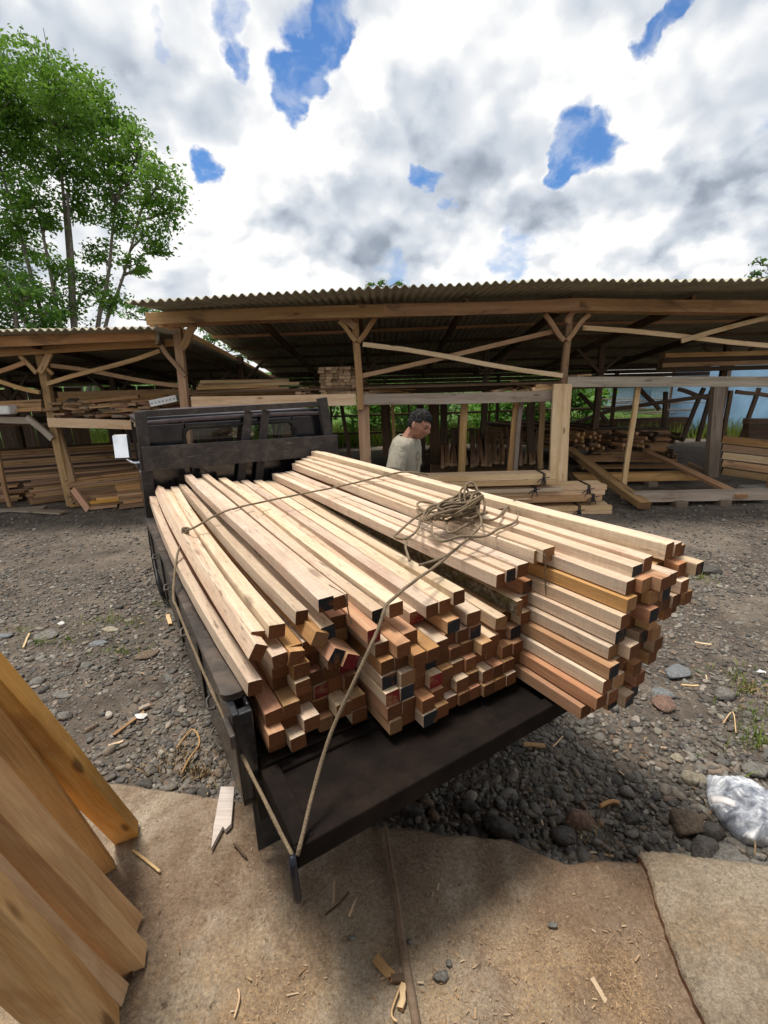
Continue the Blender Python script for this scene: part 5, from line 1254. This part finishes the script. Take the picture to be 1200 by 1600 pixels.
for (pts, w_, h_, mt, lab) in ((((588, 1498), (612, 1524)), .026, .012, W_POST, "stubby wood chunk left of the long stick's middle"), (((632, 1538), (625, 1576)), .018, .012, W_YEL, "pale wood chunk touching the long stick"), (((612, 1528), (634, 1530)), .02, .014, W_DARK, "dark bark chip between two wood chunks by the stick"),
                          (((208, 1328), (238, 1352), (250, 1362)), .010, .008, W_YEL, "bent pale twig right of the leaning boards"), (((208, 1522), (190, 1540)), .02, .01, W_DARK, "dark splinter at the foot of the leaning boards"), (((620, 1596), (612, 1580), (632, 1526)), .006, .006, W_YEL, "thin curled shaving beside the long stick"), (((508, 1430), (530, 1412), (545, 1395)), .008, .006, W_DARK, "dark bent twig near the hanging strap"),
                          (((523, 1375), (521, 1412)), .005, .004, W_YEL, "straight pale splinter right of the hanging strap"), (((556, 1405), (545, 1432)), .006, .004, W_YEL, "pale splinter lying aslant between strap and stick"), (((366, 1590), (374, 1560), (372, 1545)), .006, .006, W_YEL, "thin curved splinter at the bottom left of the slab"), (((365, 1318), (385, 1340)), .008, .006, W_DARK, "dark twig right of the pale pointed offcut")):
    scrap("wood_scrap", pts, w_, h_, mt, lab, "wood scrap", SZ)
for (pts, w_, h_, mt, lab) in (((((818, 1163), (852, 1165)), .022, .012, W_RED, "light brown chip on the gravel below the overhanging pile")), (((880, 1150), (864, 1166)), .006, .005, W_YEL, "thin pale splinter on the gravel right of the tailgate"), (((937, 1260), (955, 1252), (968, 1255)), .018, .01, W_RED, "curled brown bark bit above the reddish stone"), (((1085, 1003), (1112, 1007)), .014, .008, W_YEL, "pale stick lying far right of the load"), (((1064, 1070), (1092, 1071)), .012, .008, W_YEL, "pale splinter beside the flat bluish stone"),
                          (((1130, 1130), (1145, 1112), (1150, 1145)), .006, .005, W_YEL, "dry forked stem standing in the right gravel"), (((765, 1085), (778, 1075)), .02, .01, W_YEL, "small pale chip under the load"), (((275, 1170), (300, 1140), (312, 1160), (296, 1185), (283, 1210)), .018, .01, W_BEAM, "curled brown bark strip left of the truck's rear"), (((178, 1148), (225, 1112)), .02, .008, W_BEAM, "straight brown bark slat in the left gravel"),
                          (((218, 1108), (235, 1100)), .03, .01, W_GREY, "whitish chip in the left gravel beside the bark slat"), (((170, 1165), (192, 1158)), .014, .008, W_YEL, "small pale sliver below the bark slat"), (((36, 1012), (46, 990)), .012, .008, W_YEL, "thin pale stick at the left among the gravel"), (((262, 960), (266, 975)), .03, .01, W_YEL, "small pale offcut on the gravel beside the truck"), (((505, 1030), (500, 1034)), .01, .01, W_YEL, "tiny pale chip under the load's end")):
    scrap("wood_scrap", pts, w_ * (.6 if len(pts) > 3 else 1), h_, mt, lab, "wood scrap", .03)
for (px, py, lab) in ((222, 1120, "small white scrap of plastic in the left gravel"), (95, 975, "tiny white scrap on the far left gravel"), (1190, 1052, "white paper scrap at the right edge of the gravel")):
    p = onz(px, py, .03); V = [(p.x + .035 * math.cos(a) * random.uniform(.6, 1.3), p.y + .02 * math.sin(a) * random.uniform(.6, 1.3), p.z + random.uniform(0, .02)) for a in [k * .785 for k in range(8)]]
    o = mesh_obj("paper_scrap", V + [(p.x, p.y, p.z + .02)], [(i, (i + 1) % 8, 8) for i in range(8)], WHITE); so = o.modifiers.new('s', 'SOLIDIFY'); so.thickness = .002; tag(o, lab, "scrap")
# grass tufts in the yard
TUFT_V = {0: [], 1: []}; TUFT_F = {0: [], 1: []}
def tuft(px, py, n, h, spread=.10, dry=0):
    p = onz(px, py, .0); V = TUFT_V[dry]; Fc = TUFT_F[dry]
    for k in range(n):
        a = random.uniform(0, 6.28); r = abs(random.gauss(0, spread)); b = Vector((p.x + r * math.cos(a) * 1.6, p.y + r * math.sin(a) * .8, gz(p.x, p.y) + .005)); L = h * random.uniform(.5, 1.2); l = Vector((random.gauss(0, .6), random.gauss(0, .6), 1)).normalized()
        s = Vector((math.cos(a + 1), math.sin(a + 1), 0)) * .0035; i0 = len(V); V += [b - s, b + s, b + l * L * .6 + s * .8, b + l * L * .6 - s * .8, b + l * L + Vector((l.x, l.y, -.3)) * L * .3]; Fc += [(i0, i0 + 1, i0 + 2, i0 + 3), (i0 + 3, i0 + 2, i0 + 4)]
DRY = plain("dry straw", (.34, .24, .13), .8, nscale=60)
for a in ((170, 972, 70, .05, .16), (205, 975, 60, .045, .10), (105, 1002, 50, .05, .12), (60, 1008, 40, .05, .08), (190, 1022, 60, .05, .1), (240, 945, 25, .04, .06), (1150, 1062, 50, .05, .09), (1185, 1165, 60, .09, .09), (1094, 905, 40, .06, .08), (1170, 1080, 60, .06, .1), (1180, 1130, 40, .06, .08), (30, 985, 30, .04, .08)): tuft(*a)
for a in ((300, 1205, 90, .06, .10), (285, 1185, 50, .06, .08), (920, 1310, 60, .05, .12), (1165, 1290, 30, .06, .08), (1172, 1082, 70, .06, .06), (320, 1212, 50, .05, .06)): tuft(*a, dry=1)
tag(mesh_obj("weeds", TUFT_V[0], TUFT_F[0], GRASS), "scattered green weeds growing in the gravel yard", "weeds", kind='stuff')
tag(mesh_obj("straw", TUFT_V[1], TUFT_F[1], DRY), "dry straw caught in the gravel and along the slab edge", "straw", kind='stuff')
# sawdust, splinters and chips strewn over the slab and gravel
def chips(name, n, sampler, size, mat, lab):
    V = np.empty((n, 4, 3), np.float32)
    for i in range(n):
        x, y, z = sampler(); a = rng.uniform(0, 6.28); L = size * rng.lognormal(0, .5); w_ = L * rng.uniform(.08, .3); d = np.array([math.cos(a), math.sin(a), rng.normal() * .15]); s = np.array([-math.sin(a), math.cos(a), 0]); c_ = np.array([x, y, z + .003 + .003 * rng.random()])
        V[i] = [c_ - d * L - s * w_, c_ + d * L - s * w_, c_ + d * L * .8 + s * w_, c_ - d * L + s * w_]
    o = np_mesh(name, V.reshape(-1, 3), np.arange(4 * n).reshape(-1, 4), mat); tag(o, lab, "wood chips", kind='stuff')
def s_slab():
    while True:
        y = rng.uniform(.75, 1.7); x = rng.uniform(-1.3, 1.3)
        if y < edge_y(x) - .02 and x < br_x(y) - .03 and rng.random() < (1.0 if y < 1.08 and x > -.35 else .25 if x > -.5 else .15): return x, y, SLAB_Z + .004 * mnoise.noise((x * 5, y * 5, 2)) + .002
def chip_mat():
    m, t = mat_new("chip wood"); r = t.new('ShaderNodeNewGeometry').outputs['Random Per Island']
    finish(t, t.ramp(r, [(0, (.22, .13, .07)), (.45, (.36, .24, .14)), (.85, (.46, .33, .20)), (1, (.60, .48, .34))]), .85); return m
CHIP = chip_mat()
chips("wood_chips", 3000, s_slab, .0026, CHIP, "fine wood chips and sawdust strewn on the slab")
chips("wood_chips", 26, s_slab, .011, CHIP, "longer splinters strewn on the slab")
def s_grav():
    while True:
        x, y = samp_near()
        if rng.random() < .5: return x, y, gz(x, y) + .016
chips("wood_chips", 420, s_grav, .009, CHIP, "splinters and straw bits strewn over the gravel")
pb = 0
for (px, py, wpx, lab) in ((688, 1556, 20, "round grey pebble right of the long stick"), (552, 1494, 12, "small dark pebble left of the wood chunks"), (700, 1535, 10, "tiny dark pebble right of the long stick"), (860, 1475, 12, "small bluish pebble on the slab's grey patch"), (640, 1500, 10, "tiny pebble right next to the long stick")):
    o = big_stone(px, py, wpx, lab, 'g', .7); o.location.z = SLAB_Z + .008; o['group'] = "pebbles on the slab"

# ------------------------------------------------------------------ boards leaning at the left of the slab
BG = "boards leaning beside the slab"
def leaning(foot, edge, k, w_, h_, mat, label, tilt=0.0, extra=.9, end=None):
    f = onz(foot[0], foot[1], SLAB_Z + .01); C0 = Vector((0, 0, H))
    e = C0 + Vector(ray(*edge)).normalized() * (f - C0).length * k
    d = (e - f).normalized(); tocam = (C0 - f.lerp(e, .4)).normalized()
    n = (tocam - d * tocam.dot(d)).normalized(); A = Matrix.Rotation(math.radians(45 + tilt), 3, d) @ n
    if (A.x < 0): A = Matrix.Rotation(math.radians(-45 - tilt), 3, d) @ n
    o = lumber("leaning_board", f, f + d * ((e - f).length + extra), w_, h_, [mat, end or E_PALE], up=A, warp=.008, ch=.0018, seg=8)
    return tag(o, label, "board", BG)
leaning((208, 1290), (0, 1046), .62, .035, .03, W_YEL, "thin pale batten behind the uppermost leaning board", 10)
leaning((198, 1301), (0, 1090), .60, .06, .085, W_ORG, "uppermost leaning board, dark orange with a reddish edge", 10)
leaning((160, 1362), (0, 1160), .66, .03, .085, W_ORG, "flat ochre board second among the leaning ones", 25)
leaning((212, 1443), (0, 1212), .72, .045, .03, W_HONEY, "pale leaning board with a dark bark streak near its foot", -15)
leaning((206, 1502), (0, 1288), .74, .062, .085, W_HONEY, "thick knotted leaning board in the middle of the set", 5)
leaning((186, 1556), (0, 1374), .76, .05, .04, W_YEL, "greyish board below the thick knotted one", -12)
leaning((150, 1622), (0, 1468), .80, .075, .12, W_HONEY, "big cream topped leaning board nearest the viewer", 12)
leaning((20, 1680), (-60, 1600), .85, .06, .06, W_ORG, "orange board end in the lowest left corner", 0)

# ------------------------------------------------------------------ ropes
def rope(name, pts, r, label, cat="rope", n=8, parent=None):
    P = catmull(pts, n); mb = MB(); nk = 8; V = []; Fc = []; nrm = None
    # resample evenly, then sweep a three-strand twisted section
    Q = [P[0]]; 
    for p in P[1:]:
        if (p - Q[-1]).length > r * .9: Q.append(p)
    tw_ = 0
    for i, p in enumerate(Q):
        t = (Q[min(i + 1, len(Q) - 1)] - Q[max(i - 1, 0)]); t = t.normalized() if t.length > 1e-9 else Vector((1, 0, 0))
        if nrm is None: nrm = t.orthogonal().normalized()
        nrm = nrm - t * nrm.dot(t); nrm = nrm.normalized() if nrm.length > 1e-6 else t.orthogonal().normalized(); b = t.cross(nrm)
        tw_ += .38
        for k in range(nk):
            a = 2 * math.pi * k / nk; rr = r * (1 + .16 * math.cos(3 * (a - tw_)))
            V.append(p + (nrm * math.cos(a) + b * math.sin(a)) * rr)
    for i in range(len(Q) - 1):
        for k in range(nk): Fc.append((i * nk + k, i * nk + (k + 1) % nk, (i + 1) * nk + (k + 1) % nk, (i + 1) * nk + k))
    Fc.append(tuple(range(nk - 1, -1, -1))); Fc.append(tuple((len(Q) - 1) * nk + k for k in range(nk)))
    o = mesh_obj(name, V, Fc, ROPE, parent, smooth=True)
    return tag(o, label, cat) if label else o
SP = tw(-.317, -.02, .695)
KNEE = onz(271, 936, .938); A_ = SP + Vector((0, -.004, 0))
r1 = [A_] + [A_.lerp(KNEE, t) - VA * (.010 * math.sin(math.pi * t)) - Vector((0, 0, .012 * math.sin(math.pi * t))) for t in (.2, .4, .6, .8, .95)] + [KNEE, onz(272, 905, .99), onz(277, 868, 1.06), onz(287, 838, 1.12), onz(291, 828, 1.148), onz(300, 826, 1.165), onz(342, 803, 1.205), onz(380, 791, 1.205), onz(455, 775, 1.20), onz(530, 760, 1.225), onz(590, 746, 1.27), onz(626, 738, 1.305), onz(655, 739, 1.295), onz(668, 742, 1.24)]
rope("lashing_rope", r1, .0055, "tan rope from the tailgate corner over the load near the cab")
KN = onz(290, 829, 1.155); kn = []
for k in range(40):
    a = k * .62; kn.append(KN + Vector((.016 * math.cos(a), .016 * math.sin(a) * math.cos(k * .2), .012 * math.sin(a * .7) + .004 * math.sin(k * 1.3))))
kn += [KN + Vector((.0, -.02, -.03)), KN + Vector((-.015, -.03, -.07))]
rope("rope_knot", kn, .005, "knot in the rope at the load's left edge", "knot", 4)
c0 = onz(712, 806, 1.255)
r2 = [SP + Vector((.012, -.004, .0)), Vector(onz(510, 1165, .86)), tw(*onu(565, 1040, -.17)), tw(*onu(590, 985, -.14)), tw(*onu(599, 958, -.115)), onz(606, 943, 1.175), onz(642, 912, 1.19), onz(680, 885, 1.19), onz(710, 860, 1.20), onz(735, 838, 1.235), onz(752, 818, 1.26), onz(745, 800, 1.275), onz(720, 795, 1.28)]
rope("lashing_rope", r2, .0055, "tan rope from the tailgate corner up to the coil on top")
def coil():
    P = []; rnd = random.Random(5)
    for k in range(15):
        L = rnd.uniform(.085, .14); W_ = rnd.uniform(.022, .05); off = Vector((rnd.uniform(-.03, .035), rnd.uniform(-.03, .03), rnd.uniform(0, .055))); tl = rnd.uniform(-.25, .15)
        n = 9
        for j in range(n):
            a = 2 * math.pi * j / n + .2 * k
            x, y = L * math.cos(a), W_ * math.sin(a)
            P.append(c0 + off + Vector((x * math.cos(.35 + tl) - y * math.sin(.35 + tl), (x * math.sin(.35 + tl) + y * math.cos(.35 + tl)) * 1.2, .018 * math.sin(a * 2 + k) + .012 + .02 * (x / L))))
    # loops standing up at the back
    for (px, w_, h_) in ((742, .034, .125), (732, .026, .10), (752, .03, .08)):
        b = onz(px - 2, 806, 1.26)
        for j in range(9):
            a = -math.pi / 2 + 2 * math.pi * j / 8; P.append(b + Vector((w_ * math.cos(a), .05 * (1 + math.sin(a)), h_ * (1 + math.sin(a)) * .5 + .01)))
    def g(pts, z): return [onz(a, b, z + random.uniform(-.004, .006)) for a, b in pts]
    P += g([(725, 812), (690, 800), (665, 800), (652, 788), (662, 784)], 1.25) + g([(680, 790), (650, 808), (622, 832)], 1.235) + g([(616, 838), (632, 842), (652, 828), (656, 808), (652, 795)], 1.225)
    P += g([(672, 812), (676, 834), (690, 846), (720, 838), (756, 838), (780, 826), (806, 815), (808, 800), (790, 795), (760, 800), (735, 816), (706, 832), (698, 826), (702, 812), (730, 806)], 1.245)
    P += g([(770, 812), (790, 795), (806, 782), (832, 781)], 1.262)
    o = rope("rope_coil", P, .0055, "tangled coil of tan rope heaped on top of the timber load", "rope coil", 5)
    rope("rope_end", g([(636, 838), (634, 855), (640, 876)], 1.215), .005, "rope end hanging left of the coil over the load", "rope end")
    rope("rope_end", g([(712, 858), (690, 872), (655, 883)], 1.2), .005, "rope end lying below the coil toward the lashing rope", "rope end")
coil()
st_ = MB(); st_.tube([SP + Vector((0, -.008, .006)), SP + Vector((.002, -.014, -.02)), tw(-.322, -.024, .62), tw(-.322, -.022, .56), tw(-.322, -.02, .545)], [.009, .0105, .0115, .0115, .011], 10)
hk_ = st_.build("rubber_strap", STRAP, smooth=True); tag(hk_, "dark navy rubber strap hanging from the tailgate's near corner", "strap")
for (px, py, u, dz, lab) in ((851, 868, -.135, .17, "thin string hanging over the ends beside the overhanging pile"), (540, 931, .025, .10, "thin string tied round two ends on the load"), ):
    a = onu(px, py, u); rope("string", [tw(a[0] + .10, a[1] - .012, a[2] + .004), tw(a[0] + .02, a[1] - .002, a[2] + .003), tw(a[0] - .004, a[1], a[2] - .004), tw(a[0] - .006, a[1] + .003, a[2] - dz * .5), tw(a[0] - .012, a[1] + .012, a[2] - dz)], .0022, lab, "string")

# ------------------------------------------------------------------ the man beyond the load
def skin_mat():
    m, t = mat_new("skin"); co = t.new('ShaderNodeTexCoord').outputs['Object']; n = t.noise(co, 30.0, 4.0, .6)
    finish(t, t.ramp(n, [(.3, (.27, .13, .085)), (.7, (.38, .195, .13))]), .55, n, .001, .5, spec=.35); return m
SKIN = skin_mat()
def shirt_mat():
    m, t = mat_new("grey tee shirt"); co = t.new('ShaderNodeTexCoord').outputs['Object']
    n = t.noise(co, 9.0, 5.0, .6, .5); wv = t.noise(t.vmath('MULTIPLY', co, (9, 9, 3.5)), 1.0, 4.0, .6, 1.2)
    col = t.ramp(n, [(.3, (.265, .245, .195)), (.7, (.325, .30, .245))])
    sp = t.new('ShaderNodeSeparateXYZ', {0: co})
    # faded chest print: a small dark roundel with a pale middle and a worn strip below it
    dy = t.math('SUBTRACT', sp.outputs[1], -.03); dz = t.math('SUBTRACT', sp.outputs[2], 1.24)
    d = t.math('SQRT', t.math('ADD', t.math('MULTIPLY', dy, dy), t.math('MULTIPLY', dz, dz)))
    front = t.math('GREATER_THAN', sp.outputs[0], .05)
    ring = t.math('MULTIPLY', t.mrange(d, .040, .048, 1, 0), t.mrange(d, .018, .026, 0, 1))
    strip = t.math('MULTIPLY', t.mrange(t.math('ABSOLUTE', dy), .022, .03, 1, 0), t.math('MULTIPLY', t.math('LESS_THAN', dz, -.05), t.mrange(t.noise(co, 60.0, 3.0, .6), .42, .56)))
    col = t.mix(t.math('MULTIPLY', front, t.math('MULTIPLY', t.math('MAXIMUM', ring, strip), .65)), col, (.12, .085, .05))
    finish(t, col, .9, wv, .022, 1.0, spec=.1); return m
MANX = pp(632, 690, 4.0)
FACE = math.radians(-24)
def person():
    import bmesh
    base = Vector((MANX.x - .0, 4.0, 0)); root = thing("person", "man in a faded grey tee shirt looking down beyond the timber load", "person", base)
    Rz = Matrix.Rotation(FACE, 4, 'Z'); M = Matrix.Translation(base) @ Rz
    J = {'pel': ((-.02, 0, .90), .115), 'wst': ((-.015, 0, 1.03), .115), 'chs': ((.0, 0, 1.20), .125), 'upc': ((.015, 0, 1.31), .10), 'nk0': ((.035, 0, 1.385), .062), 'nk1': ((.075, 0, 1.455), .055), 'hd': ((.10, 0, 1.50), .05)}
    E_ = [('pel', 'wst'), ('wst', 'chs'), ('chs', 'upc'), ('upc', 'nk0'), ('nk0', 'nk1'), ('nk1', 'hd')]
    for s, n in ((1, 'l'), (-1, 'r')):
        J[n + 'sh'] = ((.01, .165 * s, 1.312), .056); J[n + 'el'] = ((-.015, .225 * s, 1.06), .045); J[n + 'wr'] = ((.10, .215 * s, .83), .030); J[n + 'pm'] = ((.135, .205 * s, .77), .030); J[n + 'kn2'] = ((.155, .20 * s, .735), .026)
        E_ += [('upc', n + 'sh'), (n + 'sh', n + 'el'), (n + 'el', n + 'wr'), (n + 'wr', n + 'pm'), (n + 'pm', n + 'kn2')]
        for f in range(4):
            fy = .20 * s + (.5 - f / 3) * .055; L = (.06, .072, .068, .052)[f]
            J[f'{n}f{f}a'] = ((.165, fy, .715), .0095); J[f'{n}f{f}b'] = ((.168, fy, .715 - L * .55), .0085); J[f'{n}f{f}c'] = ((.152, fy, .715 - L), .007)
            E_ += [(n + 'kn2', f'{n}f{f}a'), (f'{n}f{f}a', f'{n}f{f}b'), (f'{n}f{f}b', f'{n}f{f}c')]
        J[n + 'ta'] = ((.165, .205 * s - .035 * s, .765), .011); J[n + 'tb'] = ((.185, .205 * s - .045 * s, .725), .009); E_ += [(n + 'pm', n + 'ta'), (n + 'ta', n + 'tb')]
        J[n + 'hp'] = ((-.02, .095 * s, .87), .095); J[n + 'kn'] = ((.01, .105 * s, .49), .062); J[n + 'an'] = ((-.03, .11 * s, .09), .042); J[n + 'he'] = ((-.035, .11 * s, .045), .04); J[n + 'to'] = ((.14, .125 * s, .03), .03)
        E_ += [('pel', n + 'hp'), (n + 'hp', n + 'kn'), (n + 'kn', n + 'an'), (n + 'an', n + 'he'), (n + 'he', n + 'to')]
    keys = list(J); me = bpy.data.meshes.new("skeleton"); me.from_pydata([J[k][0] for k in keys], [(keys.index(a), keys.index(b)) for a, b in E_], [])
    tmp = bpy.data.objects.new("skeleton", me); COL.objects.link(tmp)
    md = tmp.modifiers.new('skin', 'SKIN'); md.use_smooth_shade = True
    for i, k in enumerate(keys):
        sv = me.skin_vertices[0].data[i]; r = J[k][1]; sv.radius = (r, r); sv.use_root = (k == 'pel')
    sb_ = tmp.modifiers.new('sub', 'SUBSURF'); sb_.levels = 1
    dg = bpy.context.evaluated_depsgraph_get(); ev = bpy.data.meshes.new_from_object(tmp.evaluated_get(dg))
    bV = [v.co.copy() for v in ev.vertices]; bF = [tuple(p.vertices) for p in ev.polygons]
    bpy.data.objects.remove(tmp)
    # head sculpted from a sphere; x forward
    bm = bmesh.new(); bmesh.ops.create_icosphere(bm, subdivisions=5, radius=1.0)
    hV = []; hF = [tuple(v.index for v in f.verts) for f in bm.faces]; unit_ = [v.co.copy() for v in bm.verts]; bm.free()
    def head_pt(v, k=1.0):
        x, y, z = v
        sx = .098 if x > 0 else .100; sy = .076; sz = .118
        p = Vector((x * sx, y * sy, z * sz))
        if z < 0:
            t = -z; p.y *= 1 - .34 * t ** 1.4; p.x *= 1 - (.10 if x > 0 else .34) * t ** 1.3; p.x += .012 * t
        if x > 0:
            def g_(cy, cz, sy_, sz_): return math.exp(-((p.y - cy) / sy_) ** 2 - ((p.z - cz) / sz_) ** 2)
            fx = min(1, x * 1.6)
            p.x += fx * (.024 * g_(0, -.022, .013, .020) + .010 * g_(0, .005, .009, .025) + .009 * g_(0, .028, .045, .012) - .011 * (g_(.032, .006, .016, .012) + g_(-.032, .006, .016, .012)) + .009 * g_(0, -.060, .022, .012) - .004 * g_(0, -.062, .022, .003) + .012 * g_(0, -.098, .022, .016) + .006 * (g_(.042, -.015, .02, .018) + g_(-.042, -.015, .02, .018)))
        return p * k
    HM = Matrix.Translation((.135, 0, 1.505)) @ Matrix.Rotation(math.radians(24), 4, 'Y') @ Matrix.Rotation(math.radians(-8), 4, 'Z')
    hV = [HM @ head_pt(v) for v in unit_]
    ears = []
    iv, if_ = ICO[1]
    allV = bV + hV; allF = bF + [tuple(i + len(bV) for i in f) for f in hF]
    for s in (1, -1):
        n0 = len(allV); allV += [HM @ Vector((-.008 + .020 * v[0] - .006 * v[2], s * (.076 + .010 * v[1] + .006 * max(0, -v[0])), -.008 + .033 * v[2])) for v in iv]; allF += [tuple(int(i) + n0 for i in f) for f in if_]
    body = mesh_obj("body", [M @ v - base for v in allV], allF, SKIN, None, smooth=True); body.location = base; body.parent = root; body.matrix_parent_inverse = Matrix.Translation(-base)
    rm = body.modifiers.new('one surface', 'REMESH'); rm.mode = 'VOXEL'; rm.voxel_size = .0055; rm.use_smooth_shade = True
    def child(name, V, Fc, mat, smooth=True):
        o = mesh_obj(name, V, Fc, mat, None, smooth=smooth); o.matrix_world = M; o.parent = root; o.matrix_parent_inverse = Matrix.Translation(-base); return o
    for s in (1, -1):
        V = [HM @ (Vector((.0775, s * .031, .005)) + Vector(v) * .0115) for v in iv]; child("eye", V, [tuple(int(i) for i in f) for f in if_], plain("dark eye", (.03, .02, .018), .2))
        V = []; 
        for i in range(7):
            y = s * (.012 + .036 * i / 6); z = .026 + .006 * math.sin(i / 6 * 3.0); x = .094 - .30 * (abs(y) - .01) ** 2 / .04 - .004 * i / 6
            V += [HM @ Vector((x, y, z - .003)), HM @ Vector((x + .004, y, z)), HM @ Vector((x, y, z + .004))]
        child("eyebrow", V, [(i * 3 + k, i * 3 + k + 1, (i + 1) * 3 + k + 1, (i + 1) * 3 + k) for i in range(6) for k in range(2)], HAIR)
    # short hair, greying
    keep = [i for i, v in enumerate(unit_) if (v.z > .56 + .10 * mnoise.noise(tuple(v * 5)) if v.x > .42 else v.z > .36 - .62 * max(0, .35 - v.x) + .12 * mnoise.noise(tuple(v * 7)) if v.x > -.2 else v.z > -.30 + .1 * mnoise.noise(tuple(v * 7)))]
    ks = set(keep); mp_ = {i: k for k, i in enumerate(keep)}
    hv = []
    for i in keep:
        v = unit_[i]; p = head_pt(v); nz = .5 + .5 * mnoise.noise(tuple(v * 14)); n2_ = .5 + .5 * mnoise.noise(tuple(v * 30)); up = max(0, v.z)
        edge_ = min(1, max(0, (v.z - (.42 if v.x > .35 else .1)) * 4)) if v.x > -.2 else .8
        hv.append(HM @ (p * (1.008 + edge_ * (.02 + .05 * up + .05 * nz * up + .03 * n2_))))
    hf = [tuple(mp_[q] for q in f) for f in hF if all(q in ks for q in f)]; nh = len(keep); rh = random.Random(3)
    for _ in range(1500):
        i = rh.randrange(nh); v = unit_[keep[i]]; p = hv[i]; nrm = (HM.to_3x3() @ Vector((v.x, v.y, v.z + .1))).normalized()
        d = (nrm * .55 + HM.to_3x3() @ Vector((.35 if v.x > .1 else -.2, rh.gauss(0, .35), -.25 + rh.gauss(0, .3)))).normalized(); sd_ = d.cross(nrm); sd_ = sd_.normalized() * .0022 if sd_.length > 1e-5 else Vector((.002, 0, 0))
        L = rh.uniform(.006, .014) * (1.0 if v.z > .3 else .5); n0 = len(hv); hv += [p - sd_, p + sd_, p + d * L]; hf.append((n0, n0 + 1, n0 + 2))
    child("hair", hv, hf, HAIR).modifiers.new('s', 'SOLIDIFY').thickness = .006
    # tee shirt: torso rings and two sleeves
    V = []; Fc = []; n = 40
    rings = [(.80, -.02, .140, .178), (.86, -.02, .138, .176), (.95, -.018, .134, .170), (1.05, -.012, .131, .166), (1.15, -.004, .132, .170), (1.23, .003, .132, .180), (1.30, .008, .124, .192), (1.345, .014, .108, .190), (1.375, .020, .100, .165), (1.398, .028, .085, .115), (1.408, .034, .076, .085), (1.400, .036, .070, .078)]
    for (z, f, a_, b_) in rings:
        for k in range(n):
            a = 2 * math.pi * k / n; c_, s_ = math.cos(a), math.sin(a); e = 2.5
            rr = (abs(c_) ** e + abs(s_) ** e) ** (-1 / e)
            wv = 1 + .035 * mnoise.noise((c_ * 2, s_ * 2, z * 5)) + .02 * mnoise.noise((c_ * 5, s_ * 5, z * 9 + c_ * 4))
            zz = z - (.016 * c_ if z > 1.36 else 0) + (.0)
            V.append((f + a_ * c_ * rr * wv, b_ * s_ * rr * wv, zz))
    for j in range(len(rings) - 1):
        for k in range(n): Fc.append((j * n + k, j * n + (k + 1) % n, (j + 1) * n + (k + 1) % n, (j + 1) * n + k))
    for s in (1, -1):
        A, B_ = Vector((.012, .120 * s, 1.335)), Vector((-.002, .228 * s, 1.135)); ax = (B_ - A).normalized(); u_ = Vector((1, 0, 0)); u_ = (u_ - ax * u_.dot(ax)).normalized(); w_ = ax.cross(u_); n0 = len(V); m_ = 10
        for j in range(m_ + 1):
            t = j / m_; c_ = A.lerp(B_, t); r = (.076 + .014 * min(1, t * 2.2)) if t < .45 else .090 - .002 * t
            for k in range(24):
                a = 2 * math.pi * k / 24; rr = r * (1 + .05 * mnoise.noise((math.cos(a) * 2, math.sin(a) * 2, t * 5 + s)) + .03 * mnoise.noise((math.cos(a) * 4 + t * 6, math.sin(a) * 4, t * 8)))
                V.append(c_ + (u_ * math.cos(a) * .92 + w_ * math.sin(a) * .86) * rr)
        for j in range(m_):
            for k in range(24): Fc.append((n0 + j * 24 + k, n0 + j * 24 + (k + 1) % 24, n0 + (j + 1) * 24 + (k + 1) % 24, n0 + (j + 1) * 24 + k))
    sh = child("tee_shirt", V, Fc, shirt_mat()); so = sh.modifiers.new('s', 'SOLIDIFY'); so.thickness = .004
    V = []; Fc = []
    for s in (1, -1):
        n0 = len(V); rr_ = [(.93, .0, .06, .150), (.86, .0, .095, .128), (.70, .0, .10, .105), (.49, .01, .105, .085), (.30, -.01, .108, .078), (.10, -.025, .11, .072)]
        for (z, f, y, r) in rr_:
            for k in range(24):
                a = 2 * math.pi * k / 24; V.append((f + r * math.cos(a) * (1 + .04 * mnoise.noise((a, z * 7, s))), s * y + r * .95 * math.sin(a), z))
        for j in range(len(rr_) - 1):
            for k in range(24): Fc.append((n0 + j * 24 + k, n0 + j * 24 + (k + 1) % 24, n0 + (j + 1) * 24 + (k + 1) % 24, n0 + (j + 1) * 24 + k))
    child("trousers", V, Fc, plain("dark trousers", (.04, .042, .05), .9)).modifiers.new('s', 'SOLIDIFY').thickness = .004
HAIR = plain("greying dark hair", (.014, .013, .013), .6, nscale=120, namt=.7, dirt=(.10, .098, .095), dirt_amt=.38, dscale=45, bump=.004)
person()

# ------------------------------------------------------------------ unseen roof over the viewer, added to keep sky light off the timber ends
wk = thing("added_shade_roof", "unseen workshop roof assumed behind the viewer, added to shade the timber ends", "shade roof", (0, -2.5, 0))
corrugated("roof", wk, -6, 6, -5.5, .45, lambda x, y: 2.84 + .08 * (.45 - y))
for x in (-5.8, 5.8):
    for y in (-5.1, .25): stick("post", (x, y, 0), (x, y, 2.8), .12, .10, W_POST, wk, up=YUP)
stick("eave_beam", (-5.9, .25, 2.74), (5.9, .25, 2.74), .06, .16, W_BEAM, wk)
